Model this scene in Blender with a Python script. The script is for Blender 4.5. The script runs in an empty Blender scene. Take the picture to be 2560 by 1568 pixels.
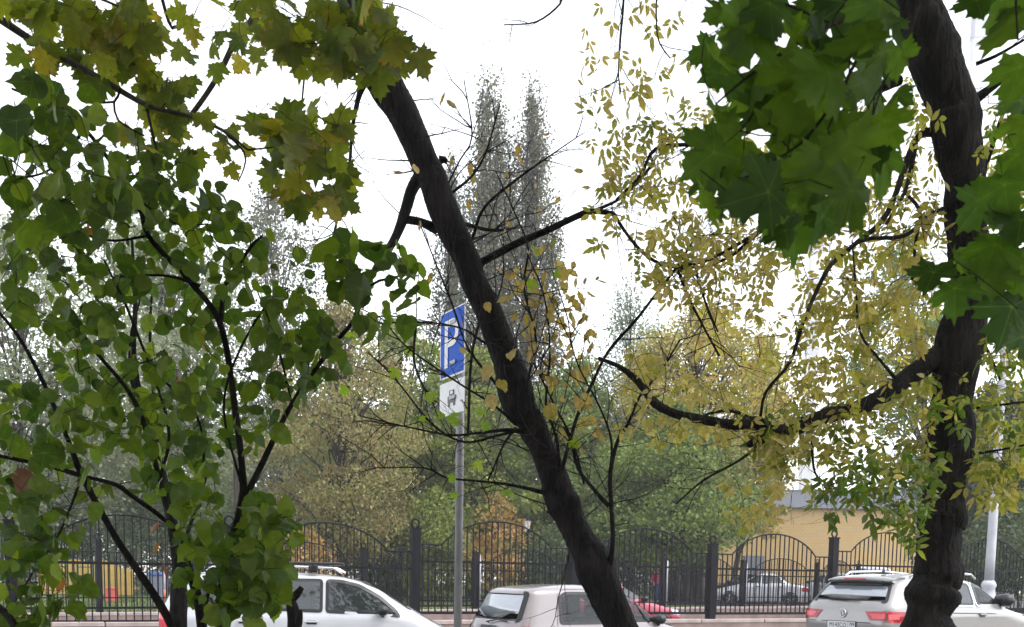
import bpy, bmesh, math, random
import numpy as np
from mathutils import Vector, Matrix, noise as mnoise

R = math.radians
rng = np.random.default_rng(7)
random.seed(7)
scene = bpy.context.scene
COL = scene.collection

# ------------------------------------------------------------------ camera
FPX, CXP, CYP = 2563.0, 1280.0, 1706.0          # focal length and principal point, in photo pixels (2560 x 1568)
CAM = np.array([0.0, 0.0, 1.65])
PITCH, ROLL = R(-6.1), R(1.0)
_F = np.array([0, math.cos(PITCH), math.sin(PITCH)])
_U = np.array([0, -math.sin(PITCH), math.cos(PITCH)])
_R = np.array([1.0, 0, 0])
RIGHT = _R * math.cos(ROLL) + _U * math.sin(ROLL)
UP = _U * math.cos(ROLL) - _R * math.sin(ROLL)
FWD = _F
cd = bpy.data.cameras.new("camera")
cam = bpy.data.objects.new("camera", cd)
COL.objects.link(cam)
m = Matrix.Identity(4)
for i in range(3):
    m[i][0], m[i][1], m[i][2], m[i][3] = RIGHT[i], UP[i], -FWD[i], CAM[i]
cam.matrix_world = m
cd.sensor_fit = 'HORIZONTAL'
cd.sensor_width = 36.0
cd.lens = 36.0 * FPX / 2560.0
cd.shift_y = (CYP - 784.0) / 2560.0
cd.clip_start, cd.clip_end = 0.05, 2000.0
cd.dof.use_dof = True
cd.dof.focus_distance = 9.0
cd.dof.aperture_fstop = 12.0
scene.camera = cam

# ------------------------------------------------------------------ sky, sun, exposure (overcast)
SUN_EL, SUN_AZ = R(60), R(110)                    # azimuth measured from +Y towards +X
world = bpy.data.worlds.new("World")
scene.world = world
world.use_nodes = True
wn, wl = world.node_tree.nodes, world.node_tree.links
wn.clear()
sky = wn.new('ShaderNodeTexSky')
sky.sky_type = 'NISHITA'
sky.sun_disc = False
sky.sun_elevation = SUN_EL
sky.sun_rotation = SUN_AZ
sky.air_density, sky.dust_density, sky.ozone_density = 1.2, 1.0, 1.0
hs = wn.new('ShaderNodeHueSaturation')
hs.inputs['Saturation'].default_value = 0.22
bg = wn.new('ShaderNodeBackground')
bg.inputs['Strength'].default_value = 0.15
wo = wn.new('ShaderNodeOutputWorld')
wl.new(sky.outputs[0], hs.inputs['Color'])
wl.new(hs.outputs[0], bg.inputs['Color'])
wl.new(bg.outputs[0], wo.inputs['Surface'])
sd = bpy.data.lights.new("sun", 'SUN')
sd.energy, sd.angle, sd.color = 0.7, R(25), (1.0, 0.96, 0.9)
sun = bpy.data.objects.new("sun", sd)
COL.objects.link(sun)
sdir = Vector((math.sin(SUN_AZ) * math.cos(SUN_EL), math.cos(SUN_AZ) * math.cos(SUN_EL), math.sin(SUN_EL)))
sun.rotation_euler = sdir.to_track_quat('Z', 'Y').to_euler()
sun.location = (0, 0, 40)
scene.view_settings.view_transform = 'Standard'
scene.view_settings.look = 'None'
scene.view_settings.exposure = 1.7
scene.view_settings.gamma = 1.0
scene.view_settings.use_curve_mapping = False
scene.cycles.max_bounces = 6
scene.cycles.transparent_max_bounces = 12
scene.cycles.caustics_reflective = False
scene.cycles.caustics_refractive = False


# ------------------------------------------------------------------ photo pixel -> place
def P(px, py, Z):
    """The point seen at a photo pixel, Z metres in front of the camera."""
    return CAM + RIGHT * ((px - CXP) / FPX * Z) + UP * (-(py - CYP) / FPX * Z) + FWD * Z


def ray(px, py):
    return RIGHT * ((px - CXP) / FPX) + UP * (-(py - CYP) / FPX) + FWD


def at_y(px, py, Y):
    d = ray(px, py)
    return CAM + d * (Y / d[1])


def x_at(px, Y, z):
    """X of the point at distance Y, height z that shows in photo column px."""
    k = (px - CXP) / FPX
    a = RIGHT - FWD * k
    return -(a[1] * Y + a[2] * (z - CAM[2])) / a[0]


def project(p):
    d = np.asarray(p) - CAM
    w = d @ FWD
    return CXP + FPX * (d @ RIGHT) / w, CYP - FPX * (d @ UP) / w, w


# ------------------------------------------------------------------ objects
def tag(o, label=None, cat=None, group=None, kind=None):
    if label: o["label"] = label
    if cat: o["category"] = cat
    if group: o["group"] = group
    if kind: o["kind"] = kind
    return o


def empty(name, loc, rz=0.0, label=None, cat=None, group=None):
    o = bpy.data.objects.new(name, None)
    o.empty_display_size = 0.2
    o.location = loc
    o.rotation_euler = (0, 0, rz)
    COL.objects.link(o)
    return tag(o, label, cat, group)


def link(name, me, parent=None, kind=None):
    o = bpy.data.objects.new(name, me)
    COL.objects.link(o)
    if parent is not None:
        o.parent = parent
    if kind:
        o["kind"] = kind
    return o


def worldify(o, parent):
    """geometry is given in world space; undo the place of the parent"""
    mw, p = parent.matrix_basis.copy(), parent.parent
    while p is not None:
        mw, p = p.matrix_basis @ mw, p.parent
    o.matrix_basis = mw.inverted()
    return o


def fast_mesh(name, V, faces_flat, nper, mats, smooth=False, attrs=None, matidx=None):
    """V (n,3); faces_flat int array; nper = corners of every face (int, or array)"""
    V = np.ascontiguousarray(V, dtype=np.float32)
    faces_flat = np.ascontiguousarray(faces_flat, dtype=np.int32)
    me = bpy.data.meshes.new(name)
    if np.isscalar(nper):
        nf = len(faces_flat) // nper
        starts = np.arange(nf, dtype=np.int32) * nper
    else:
        nper = np.asarray(nper, dtype=np.int32)
        nf = len(nper)
        starts = np.concatenate([[0], np.cumsum(nper)[:-1]]).astype(np.int32)
    me.vertices.add(len(V))
    me.vertices.foreach_set("co", V.ravel())
    me.loops.add(len(faces_flat))
    me.loops.foreach_set("vertex_index", faces_flat)
    me.polygons.add(nf)
    me.polygons.foreach_set("loop_start", starts)
    if matidx is not None:
        me.polygons.foreach_set("material_index", np.asarray(matidx, dtype=np.int32))
    me.polygons.foreach_set("use_smooth", np.full(nf, bool(smooth)))
    for mt in (mats if isinstance(mats, (list, tuple)) else [mats]):
        me.materials.append(mt)
    for k, v in (attrs or {}).items():
        a = me.attributes.new(k, 'FLOAT', 'POINT')
        a.data.foreach_set("value", np.ascontiguousarray(v, dtype=np.float32))
    me.update(calc_edges=True)
    me.validate()
    return me


class MB:
    """collects shapes and links them as one mesh object"""
    def __init__(self):
        self.v, self.f = [], []

    def add(self, vs, fs):
        o = len(self.v)
        self.v += [tuple(map(float, p)) for p in vs]
        self.f += [tuple(i + o for i in f) for f in fs]
        return self

    def box(self, c, s, rz=0.0, taper=1.0):
        cx, cy, cz = c
        hx, hy, hz = s[0] / 2, s[1] / 2, s[2] / 2
        ca, sa = math.cos(rz), math.sin(rz)
        vs = []
        for dz, t in ((-hz, 1.0), (hz, taper)):
            for dx, dy in ((-hx, -hy), (hx, -hy), (hx, hy), (-hx, hy)):
                x, y = dx * t, dy * t
                vs.append((cx + x * ca - y * sa, cy + x * sa + y * ca, cz + dz))
        return self.add(vs, [(0, 3, 2, 1), (4, 5, 6, 7), (0, 1, 5, 4), (1, 2, 6, 5), (2, 3, 7, 6), (3, 0, 4, 7)])

    def tube(self, pts, rad, sides=6, cap=True):
        V, F = tube_geo(pts, rad, sides, cap)
        return self.add(V, F)

    def lathe(self, c, prof, sides=16):
        """prof: (radius, z) from bottom to top about a vertical axis"""
        vs, fs = [], []
        for r, z in prof:
            for k in range(sides):
                a = 2 * math.pi * k / sides
                vs.append((c[0] + r * math.cos(a), c[1] + r * math.sin(a), c[2] + z))
        n = len(prof)
        for i in range(n - 1):
            for k in range(sides):
                k2 = (k + 1) % sides
                fs.append((i * sides + k, i * sides + k2, (i + 1) * sides + k2, (i + 1) * sides + k))
        fs.append(tuple(range(sides - 1, -1, -1)))
        fs.append(tuple((n - 1) * sides + k for k in range(sides)))
        return self.add(vs, fs)

    def build(self, name, mat, parent=None, smooth=False, kind=None, bevel=0.0):
        me = bpy.data.meshes.new(name)
        me.from_pydata(self.v, [], self.f)
        me.materials.append(mat)
        if smooth:
            me.polygons.foreach_set("use_smooth", [True] * len(me.polygons))
        me.update()
        o = link(name, me, parent, kind)
        if bevel:
            b = o.modifiers.new("bevel", 'BEVEL')
            b.width, b.segments, b.limit_method = bevel, 2, 'ANGLE'
        return o


def tube_geo(pts, rad, sides=6, cap=True):
    pts = [np.asarray(p, float) for p in pts]
    n = len(pts)
    if np.isscalar(rad):
        rad = [rad] * n
    V, F = [], []
    t0 = pts[1] - pts[0]
    ref = np.array([0, 0, 1.0]) if abs(t0[2]) < 0.9 * np.linalg.norm(t0) else np.array([1.0, 0, 0])
    a = None
    for i in range(n):
        t = pts[min(i + 1, n - 1)] - pts[max(i - 1, 0)]
        t = t / (np.linalg.norm(t) + 1e-12)
        if a is None:
            a = np.cross(t, ref)
        a = a - t * (a @ t)
        a = a / (np.linalg.norm(a) + 1e-12)
        b = np.cross(t, a)
        for k in range(sides):
            an = 2 * math.pi * k / sides
            V.append(pts[i] + (a * math.cos(an) + b * math.sin(an)) * rad[i])
    for i in range(n - 1):
        for k in range(sides):
            k2 = (k + 1) % sides
            F.append((i * sides + k, i * sides + k2, (i + 1) * sides + k2, (i + 1) * sides + k))
    if cap:
        F.append(tuple(range(sides - 1, -1, -1)))
        F.append(tuple((n - 1) * sides + k for k in range(sides)))
    return V, F


def spline(pts, step):
    """Catmull-Rom through rows of numbers (first three are a position), sampled about every step metres"""
    p = np.asarray(pts, float)
    q = np.vstack([2 * p[0] - p[1], p, 2 * p[-1] - p[-2]])
    out = []
    for i in range(1, len(q) - 2):
        p0, p1, p2, p3 = q[i - 1], q[i], q[i + 1], q[i + 2]
        L = np.linalg.norm(p2[:3] - p1[:3])
        n = max(2, int(math.ceil(L / step)))
        for k in range(n):
            t = k / n
            out.append(0.5 * ((2 * p1) + (-p0 + p2) * t + (2 * p0 - 5 * p1 + 4 * p2 - p3) * t * t + (-p0 + 3 * p1 - 3 * p2 + p3) * t ** 3))
    out.append(q[-2])
    return np.array(out)


# ------------------------------------------------------------------ materials
def hexlin(h, k=1.0):
    h = h.lstrip('#')
    out = []
    for i in (0, 2, 4):
        c = int(h[i:i + 2], 16) / 255
        out.append((c / 12.92 if c <= 0.04045 else ((c + 0.055) / 1.055) ** 2.4) * k)
    return tuple(out) + (1.0,)


def ramp_node(nt, stops):
    r = nt.nodes.new('ShaderNodeValToRGB')
    el = r.color_ramp.elements
    while len(el) > 1:
        el.remove(el[0])
    el[0].position, el[0].color = stops[0]
    for p, c in stops[1:]:
        e = el.new(p)
        e.color = c
    return r


def mat_basic(name, c, rough=0.6, metal=0.0, var=0.25, scale=6.0, bump=0.0, bscale=40.0, coat=0.0, ior=1.45, stretch=(1, 1, 1), spec=0.5):
    mt = bpy.data.materials.new(name)
    mt.use_nodes = True
    nt = mt.node_tree
    b = nt.nodes['Principled BSDF']
    b.inputs['Roughness'].default_value = rough
    b.inputs['Metallic'].default_value = metal
    b.inputs['IOR'].default_value = ior
    b.inputs['Coat Weight'].default_value = coat
    b.inputs['Coat Roughness'].default_value = 0.05
    b.inputs['Specular IOR Level'].default_value = spec
    tc = nt.nodes.new('ShaderNodeTexCoord')
    mp = nt.nodes.new('ShaderNodeMapping')
    mp.inputs['Scale'].default_value = stretch
    nt.links.new(tc.outputs['Object'], mp.inputs[0])
    nz = nt.nodes.new('ShaderNodeTexNoise')
    nz.inputs['Scale'].default_value = scale
    nz.inputs['Detail'].default_value = 6
    nt.links.new(mp.outputs[0], nz.inputs['Vector'])
    lo = tuple(x * (1 - var) for x in c[:3]) + (1,)
    hi = tuple(min(1, x * (1 + var)) for x in c[:3]) + (1,)
    rp = ramp_node(nt, [(0.3, lo), (0.7, hi)])
    nt.links.new(nz.outputs['Fac'], rp.inputs[0])
    nt.links.new(rp.outputs[0], b.inputs['Base Color'])
    if bump:
        n2 = nt.nodes.new('ShaderNodeTexNoise')
        n2.inputs['Scale'].default_value = bscale
        n2.inputs['Detail'].default_value = 5
        nt.links.new(mp.outputs[0], n2.inputs['Vector'])
        bp = nt.nodes.new('ShaderNodeBump')
        bp.inputs['Strength'].default_value = bump
        bp.inputs['Distance'].default_value = 0.02
        nt.links.new(n2.outputs['Fac'], bp.inputs['Height'])
        nt.links.new(bp.outputs[0], b.inputs['Normal'])
    return mt


def mat_bark(name, dark, light, fine=1.0, rough=0.75):
    mt = bpy.data.materials.new(name)
    mt.use_nodes = True
    nt = mt.node_tree
    b = nt.nodes['Principled BSDF']
    b.inputs['Roughness'].default_value = rough
    b.inputs['Specular IOR Level'].default_value = 0.16
    tc = nt.nodes.new('ShaderNodeTexCoord')
    mp = nt.nodes.new('ShaderNodeMapping')
    mp.inputs['Scale'].default_value = (1, 1, 0.16)
    nt.links.new(tc.outputs['Object'], mp.inputs[0])
    nz = nt.nodes.new('ShaderNodeTexNoise')
    nz.inputs['Scale'].default_value = 38 * fine
    nz.inputs['Detail'].default_value = 8
    nz.inputs['Roughness'].default_value = 0.65
    nz.inputs['Distortion'].default_value = 0.6
    nt.links.new(mp.outputs[0], nz.inputs['Vector'])
    n3 = nt.nodes.new('ShaderNodeTexNoise')
    n3.inputs['Scale'].default_value = 5 * fine
    n3.inputs['Detail'].default_value = 4
    nt.links.new(tc.outputs['Object'], n3.inputs['Vector'])
    ad = nt.nodes.new('ShaderNodeMath')
    ad.operation = 'MULTIPLY_ADD'
    ad.inputs[1].default_value = 0.5
    nt.links.new(n3.outputs['Fac'], ad.inputs[0])
    hf = nt.nodes.new('ShaderNodeMath')
    hf.operation = 'MULTIPLY'
    hf.inputs[1].default_value = 0.5
    nt.links.new(nz.outputs['Fac'], hf.inputs[0])
    nt.links.new(hf.outputs[0], ad.inputs[2])
    rp = ramp_node(nt, [(0.44, dark), (0.60, light)])
    nt.links.new(ad.outputs[0], rp.inputs[0])
    nt.links.new(rp.outputs[0], b.inputs['Base Color'])
    bp = nt.nodes.new('ShaderNodeBump')
    bp.inputs['Strength'].default_value = 1.0
    bp.inputs['Distance'].default_value = 0.05
    nt.links.new(nz.outputs['Fac'], bp.inputs['Height'])
    nt.links.new(bp.outputs[0], b.inputs['Normal'])
    return mt


def mat_leaf(name, cols, trans=0.42, edge=None, edge_from=0.55, vein=None, rough=0.42, tcol=1.35, tint=None, spec=0.5):
    """cols: colours picked at random leaf by leaf; edge: colour of dry rims; vein: colour of the ribs"""
    mt = bpy.data.materials.new(name)
    mt.use_nodes = True
    nt = mt.node_tree
    N, L = nt.nodes, nt.links
    b = N['Principled BSDF']
    b.inputs['Roughness'].default_value = rough
    b.inputs['Specular IOR Level'].default_value = spec
    oi, ge = N.new('ShaderNodeObjectInfo'), N.new('ShaderNodeNewGeometry')
    s = N.new('ShaderNodeMath'); s.operation = 'ADD'
    L.new(oi.outputs['Random'], s.inputs[0]); L.new(ge.outputs['Random Per Island'], s.inputs[1])
    fr = N.new('ShaderNodeMath'); fr.operation = 'FRACT'
    L.new(s.outputs[0], fr.inputs[0])
    n = len(cols)
    rp = ramp_node(nt, [(i / max(1, n - 1), c) for i, c in enumerate(cols)])
    fac = fr.outputs[0]
    if tint is not None:                           # clump tone carried by the leaves themselves
        at = N.new('ShaderNodeAttribute'); at.attribute_name = 'tint'
        mx = N.new('ShaderNodeMix')
        mx.inputs[0].default_value = tint
        L.new(fr.outputs[0], mx.inputs[2]); L.new(at.outputs['Fac'], mx.inputs[3])
        fac = mx.outputs[0]
    L.new(fac, rp.inputs[0])
    col = rp.outputs[0]
    tc = N.new('ShaderNodeTexCoord')
    nz = N.new('ShaderNodeTexNoise')
    nz.inputs['Scale'].default_value = 3.0
    nz.inputs['Detail'].default_value = 5
    L.new(tc.outputs['Object'], nz.inputs['Vector'])
    if edge is not None:
        ae = N.new('ShaderNodeAttribute'); ae.attribute_name = 'rim'
        ma = N.new('ShaderNodeMath'); ma.operation = 'MULTIPLY_ADD'; ma.inputs[1].default_value = 0.9
        L.new(nz.outputs['Fac'], ma.inputs[0]); L.new(ae.outputs['Fac'], ma.inputs[2])
        ml = N.new('ShaderNodeMath'); ml.operation = 'MULTIPLY_ADD'; ml.inputs[1].default_value = 0.55
        L.new(fr.outputs[0], ml.inputs[0]); L.new(ma.outputs[0], ml.inputs[2])
        er = ramp_node(nt, [(edge_from, (0, 0, 0, 1)), (min(1, edge_from + 0.28), (1, 1, 1, 1))])
        sc = N.new('ShaderNodeMath'); sc.operation = 'MULTIPLY'; sc.inputs[1].default_value = 0.52
        L.new(ml.outputs[0], sc.inputs[0]); L.new(sc.outputs[0], er.inputs[0])
        mx = N.new('ShaderNodeMix'); mx.data_type = 'RGBA'
        L.new(er.outputs[0], mx.inputs[0]); L.new(col, mx.inputs[6]); mx.inputs[7].default_value = edge
        col = mx.outputs[2]
    if vein is not None:
        av = N.new('ShaderNodeAttribute'); av.attribute_name = 'rib'
        vr = ramp_node(nt, [(0.90, (0, 0, 0, 1)), (0.985, (1, 1, 1, 1))])
        L.new(av.outputs['Fac'], vr.inputs[0])
        mx = N.new('ShaderNodeMix'); mx.data_type = 'RGBA'
        L.new(vr.outputs[0], mx.inputs[0]); L.new(col, mx.inputs[6]); mx.inputs[7].default_value = vein
        col = mx.outputs[2]
    # blotches
    br = ramp_node(nt, [(0.3, (0.72, 0.72, 0.72, 1)), (0.7, (1.2, 1.2, 1.15, 1))])
    L.new(nz.outputs['Fac'], br.inputs[0])
    mu = N.new('ShaderNodeMix'); mu.data_type = 'RGBA'; mu.blend_type = 'MULTIPLY'; mu.inputs[0].default_value = 1.0
    L.new(col, mu.inputs[6]); L.new(br.outputs[0], mu.inputs[7])
    col = mu.outputs[2]
    L.new(col, b.inputs['Base Color'])
    tr = N.new('ShaderNodeBsdfTranslucent')
    tm = N.new('ShaderNodeMix'); tm.data_type = 'RGBA'; tm.blend_type = 'MULTIPLY'; tm.inputs[0].default_value = 1.0
    L.new(col, tm.inputs[6]); tm.inputs[7].default_value = (tcol * 1.08, tcol * 1.12, tcol * 0.62, 1)
    L.new(tm.outputs[2], tr.inputs['Color'])
    ms = N.new('ShaderNodeMixShader'); ms.inputs[0].default_value = trans
    L.new(b.outputs[0], ms.inputs[1]); L.new(tr.outputs[0], ms.inputs[2])
    L.new(ms.outputs[0], N['Material Output'].inputs['Surface'])
    return mt


M = {}
M['bark_lean'] = mat_bark('bark_lean', (0.004, 0.0035, 0.0035, 1), (0.026, 0.020, 0.020, 1))
M['bark_right'] = mat_bark('bark_right', (0.004, 0.0035, 0.0035, 1), (0.030, 0.024, 0.022, 1))
M['bark_twig'] = mat_bark('bark_twig', (0.018, 0.013, 0.012, 1), (0.06, 0.042, 0.036, 1), 2.0)
M['bark_grey'] = mat_bark('bark_grey', (0.05, 0.042, 0.04, 1), (0.12, 0.10, 0.095, 1), 0.5)
M['bark_far'] = mat_bark('bark_far', (0.035, 0.028, 0.024, 1), (0.09, 0.072, 0.06, 1), 0.4)
M['iron'] = mat_basic('iron', (0.005, 0.005, 0.008, 1), 0.6, 0.0, 0.3, 3.0, 0.05, 60, spec=.2)
M['wall_brown'] = mat_basic('wall_brown', (0.23, 0.165, 0.15, 1), 0.8, 0, 0.25, 2.5, 0.3, 30)
M['coping'] = mat_basic('coping', (0.36, 0.29, 0.27, 1), 0.7, 0, 0.2, 3, 0.2, 30)
M['asphalt'] = mat_basic('asphalt', (0.05, 0.05, 0.053, 1), 0.55, 0, 0.3, 4, 0.3, 120)
M['kerb'] = mat_basic('kerb', (0.25, 0.24, 0.23, 1), 0.8, 0, 0.2, 4, 0.2, 40)
M['soil'] = mat_basic('soil', (0.075, 0.06, 0.035, 1), 0.9, 0, 0.45, 0.8, 0.4, 20)
M['lawn'] = mat_basic('lawn', (0.075, 0.11, 0.035, 1), 0.9, 0, 0.45, 1.5, 0.5, 30)
M['galv'] = mat_basic('galv', (0.33, 0.33, 0.36, 1), 0.5, 0.35, 0.25, 14, 0.1, 60, stretch=(1, 1, 0.3))
M['lamp_paint'] = mat_basic('lamp_paint', (0.50, 0.50, 0.55, 1), 0.5, 0, 0.12, 5, 0.05, 40)
M['sign_blue'] = mat_basic('sign_blue', (0.006, 0.105, 0.60, 1), 0.55, 0, 0.06, 8, spec=.2)
M['sign_white'] = mat_basic('sign_white', (0.78, 0.78, 0.80, 1), 0.35, 0, 0.05, 8)
M['sign_black'] = mat_basic('sign_black', (0.02, 0.02, 0.025, 1), 0.4, 0, 0.1, 8)
M['sign_back'] = mat_basic('sign_back', (0.3, 0.3, 0.32, 1), 0.45, 0.6, 0.1, 8)
M['rubber'] = mat_basic('rubber', (0.013, 0.013, 0.015, 1), 0.5, 0, 0.2, 8)
M['plastic'] = mat_basic('plastic', (0.02, 0.02, 0.023, 1), 0.38, 0, 0.2, 10)
M['chrome'] = mat_basic('chrome', (0.75, 0.75, 0.77, 1), 0.12, 1.0, 0.03, 5)
M['rim'] = mat_basic('rim', (0.6, 0.6, 0.62, 1), 0.28, 0.9, 0.05, 5)
M['seat'] = mat_basic('seat', (0.05, 0.048, 0.05, 1), 0.9, 0, 0.2, 10)
M['plate'] = mat_basic('plate', (0.75, 0.75, 0.76, 1), 0.4, 0, 0.04, 8)


def mat_paint(name, c, metal=0.0):
    mt = mat_basic(name, c, 0.32, metal, 0.03, 2.0, coat=0.9)
    return mt


def mat_glass(name, c, clear=0.35, ior=1.9):
    """window glass: a glossy sheet that partly lets through what is behind"""
    mt = bpy.data.materials.new(name)
    mt.use_nodes = True
    nt = mt.node_tree
    b = nt.nodes['Principled BSDF']
    b.inputs['Roughness'].default_value = 0.03
    b.inputs['IOR'].default_value = ior
    nz = nt.nodes.new('ShaderNodeTexNoise')
    nz.inputs['Scale'].default_value = 3
    rp = ramp_node(nt, [(0.3, tuple(x * 0.8 for x in c[:3]) + (1,)), (0.7, c)])
    nt.links.new(nz.outputs['Fac'], rp.inputs[0])
    nt.links.new(rp.outputs[0], b.inputs['Base Color'])
    t = nt.nodes.new('ShaderNodeBsdfTransparent')
    t.inputs['Color'].default_value = (0.75, 0.82, 0.80, 1)
    ms = nt.nodes.new('ShaderNodeMixShader')
    ms.inputs[0].default_value = clear
    nt.links.new(b.outputs[0], ms.inputs[1])
    nt.links.new(t.outputs[0], ms.inputs[2])
    nt.links.new(ms.outputs[0], nt.nodes['Material Output'].inputs['Surface'])
    return mt


M['glass_dark'] = mat_glass('glass_dark', (0.03, 0.035, 0.04, 1), 0.25, 1.9)
M['glass_clear'] = mat_glass('glass_clear', (0.04, 0.045, 0.045, 1), 0.62, 1.8)
M['glass_sky'] = mat_glass('glass_sky', (0.26, 0.29, 0.34, 1), 0.03, 3.6)  # pale blue base colour stands in for reflected sky
M['lamp_red'] = mat_basic('lamp_red', (0.42, 0.012, 0.02, 1), 0.12, 0, 0.25, 12, coat=0.6)
M['lamp_red_light'] = mat_basic('lamp_red_light', (0.75, 0.06, 0.09, 1), 0.15, 0, 0.15, 20, coat=0.6)
M['lamp_clear'] = mat_basic('lamp_clear', (0.75, 0.75, 0.78, 1), 0.1, 0, 0.1, 20, coat=0.6)

#LEAFMATS
G = hexlin
M['leaf_shrub'] = mat_leaf('leaf_shrub', [(0.030, 0.062, 0.010, 1), (0.060, 0.105, 0.012, 1), (0.105, 0.160, 0.014, 1), (0.045, 0.085, 0.014, 1), (0.16, 0.21, 0.016, 1), (0.055, 0.10, 0.018, 1)],  # dark to bright spread also stands in for shading between leaves
                           0.55, edge=(0.16, 0.10, 0.015, 1), edge_from=1.0, vein=(0.10, 0.16, 0.035, 1), rough=0.45, spec=.35, tcol=1.65)
M['leaf_maple_green'] = mat_leaf('leaf_maple_green', [(0.022, 0.052, 0.008, 1), (0.050, 0.105, 0.010, 1), (0.10, 0.17, 0.012, 1), (0.034, 0.075, 0.010, 1), (0.075, 0.14, 0.012, 1)],  # tones spread wide to stand in for weak leaf by leaf shading
                                 0.6, vein=(0.10, 0.165, 0.03, 1), rough=0.5, spec=.28, tcol=1.7)
M['leaf_maple_autumn'] = mat_leaf('leaf_maple_autumn', [(0.060, 0.090, 0.018, 1), (0.115, 0.150, 0.020, 1), (0.24, 0.26, 0.022, 1), (0.080, 0.110, 0.026, 1), (0.36, 0.31, 0.030, 1)],
                                  0.55, edge=(0.30, 0.15, 0.05, 1), edge_from=0.95, vein=(0.16, 0.17, 0.05, 1), spec=.45, tcol=1.6)
M['leaf_ash'] = mat_leaf('leaf_ash', [(0.08, 0.13, 0.016, 1), (0.17, 0.21, 0.030, 1), (0.30, 0.29, 0.06, 1), (0.44, 0.37, 0.12, 1), (0.50, 0.38, 0.17, 1), (0.50, 0.35, 0.20, 1)],
                         0.5, tint=0.75, rough=0.45)
M['leaf_ash_tan'] = mat_leaf('leaf_ash_tan', [(0.16, 0.17, 0.05, 1), (0.30, 0.22, 0.08, 1), (0.38, 0.25, 0.11, 1), (0.24, 0.20, 0.07, 1)], 0.5, tint=0.3)
M['leaf_pale'] = mat_leaf('leaf_pale', [(0.42, 0.30, 0.10, 1), (0.46, 0.33, 0.14, 1), (0.38, 0.30, 0.09, 1), (0.50, 0.36, 0.18, 1)], 0.5)
M['leaf_lime'] = mat_leaf('leaf_lime', [(0.20, 0.33, 0.02, 1), (0.28, 0.38, 0.03, 1), (0.16, 0.30, 0.03, 1)], 0.5)
M['leaf_orange'] = mat_leaf('leaf_orange', [(0.40, 0.13, 0.02, 1), (0.45, 0.20, 0.03, 1), (0.30, 0.08, 0.02, 1)], 0.45)
M['leaf_brown'] = mat_leaf('leaf_brown', [(0.10, 0.035, 0.015, 1), (0.13, 0.05, 0.02, 1)], 0.2)


# ------------------------------------------------------------------ leaf shapes (petiole at the origin, blade along +Y, face +Z)
def blade(half, centre, ribs=(), fold=0.25, droop=0.25, wave=0.0, seed=0, petiole=0.0, pw=0.012):
    """a leaf from the right half of its outline; returns verts, tris, rim, rib"""
    half = [tuple(p) for p in half]
    right = half
    left = [(-x, y) for x, y in reversed(half[1:-1])]
    ring = right + left
    rs = np.random.default_rng(seed)
    V = [(0.0, centre, 0.0)] + [(x, y, 0.0) for x, y in ring]
    rim = [0.0] + [1.0] * len(ring)
    rib = [1.0] + [0.0] * len(ring)
    nh = len(half)
    for i in ribs:
        rib[1 + i] = 1.0
        if 0 < i < nh - 1:
            rib[1 + nh + (nh - 2 - i)] = 1.0
    out = []
    ph = rs.uniform(0, 6.28, 3)
    for x, y, z in V:
        z = -fold * abs(x) - droop * max(0, y) ** 2 * 0.5 + wave * math.sin(7 * y + ph[0]) * abs(x) + wave * 0.6 * math.sin(5 * x + ph[1])
        out.append((x * rs.uniform(0.96, 1.04), y + petiole + rs.uniform(-.012, .012), z))
    n = len(ring)
    F = [(0, 1 + k, 1 + (k + 1) % n) for k in range(n)]
    if petiole:
        o = len(out)
        b = out[0]
        out += [(-pw, 0, 0.0), (pw, 0, 0.0), (0, b[1], b[2] - 0.004), (0, 0, pw)]
        rim += [0.0] * 4
        rib += [1.0] * 4
        F += [(o, o + 1, o + 2), (o + 1, o + 3, o + 2), (o + 3, o, o + 2)]
    return np.array(out), np.array(F), np.array(rim), np.array(rib)


MAPLE = [(0, .07), (.10, .00), (.24, .02), (.44, -.07), (.40, .07), (.47, .14), (.37, .18), (.55, .22), (.53, .31), (.72, .43), (.56, .46), (.57, .58), (.42, .55), (.27, .50), (.28, .62), (.38, .76), (.24, .77), (.20, .90), (.08, .91), (0, 1.12)]
MAPLE_RIBS = (3, 9, 19)
ROUND = [(0, 0), (.14, -.06), (.31, .0), (.42, .13), (.49, .31), (.46, .36), (.47, .52), (.40, .60), (.37, .72), (.25, .83), (.11, .95), (0, 1.14)]
ROUND_RIBS = (4, 6, 11)
LEAFLET = [(0, 0), (.13, .12), (.23, .34), (.19, .46), (.22, .60), (.10, .80), (0, 1.0)]


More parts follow.
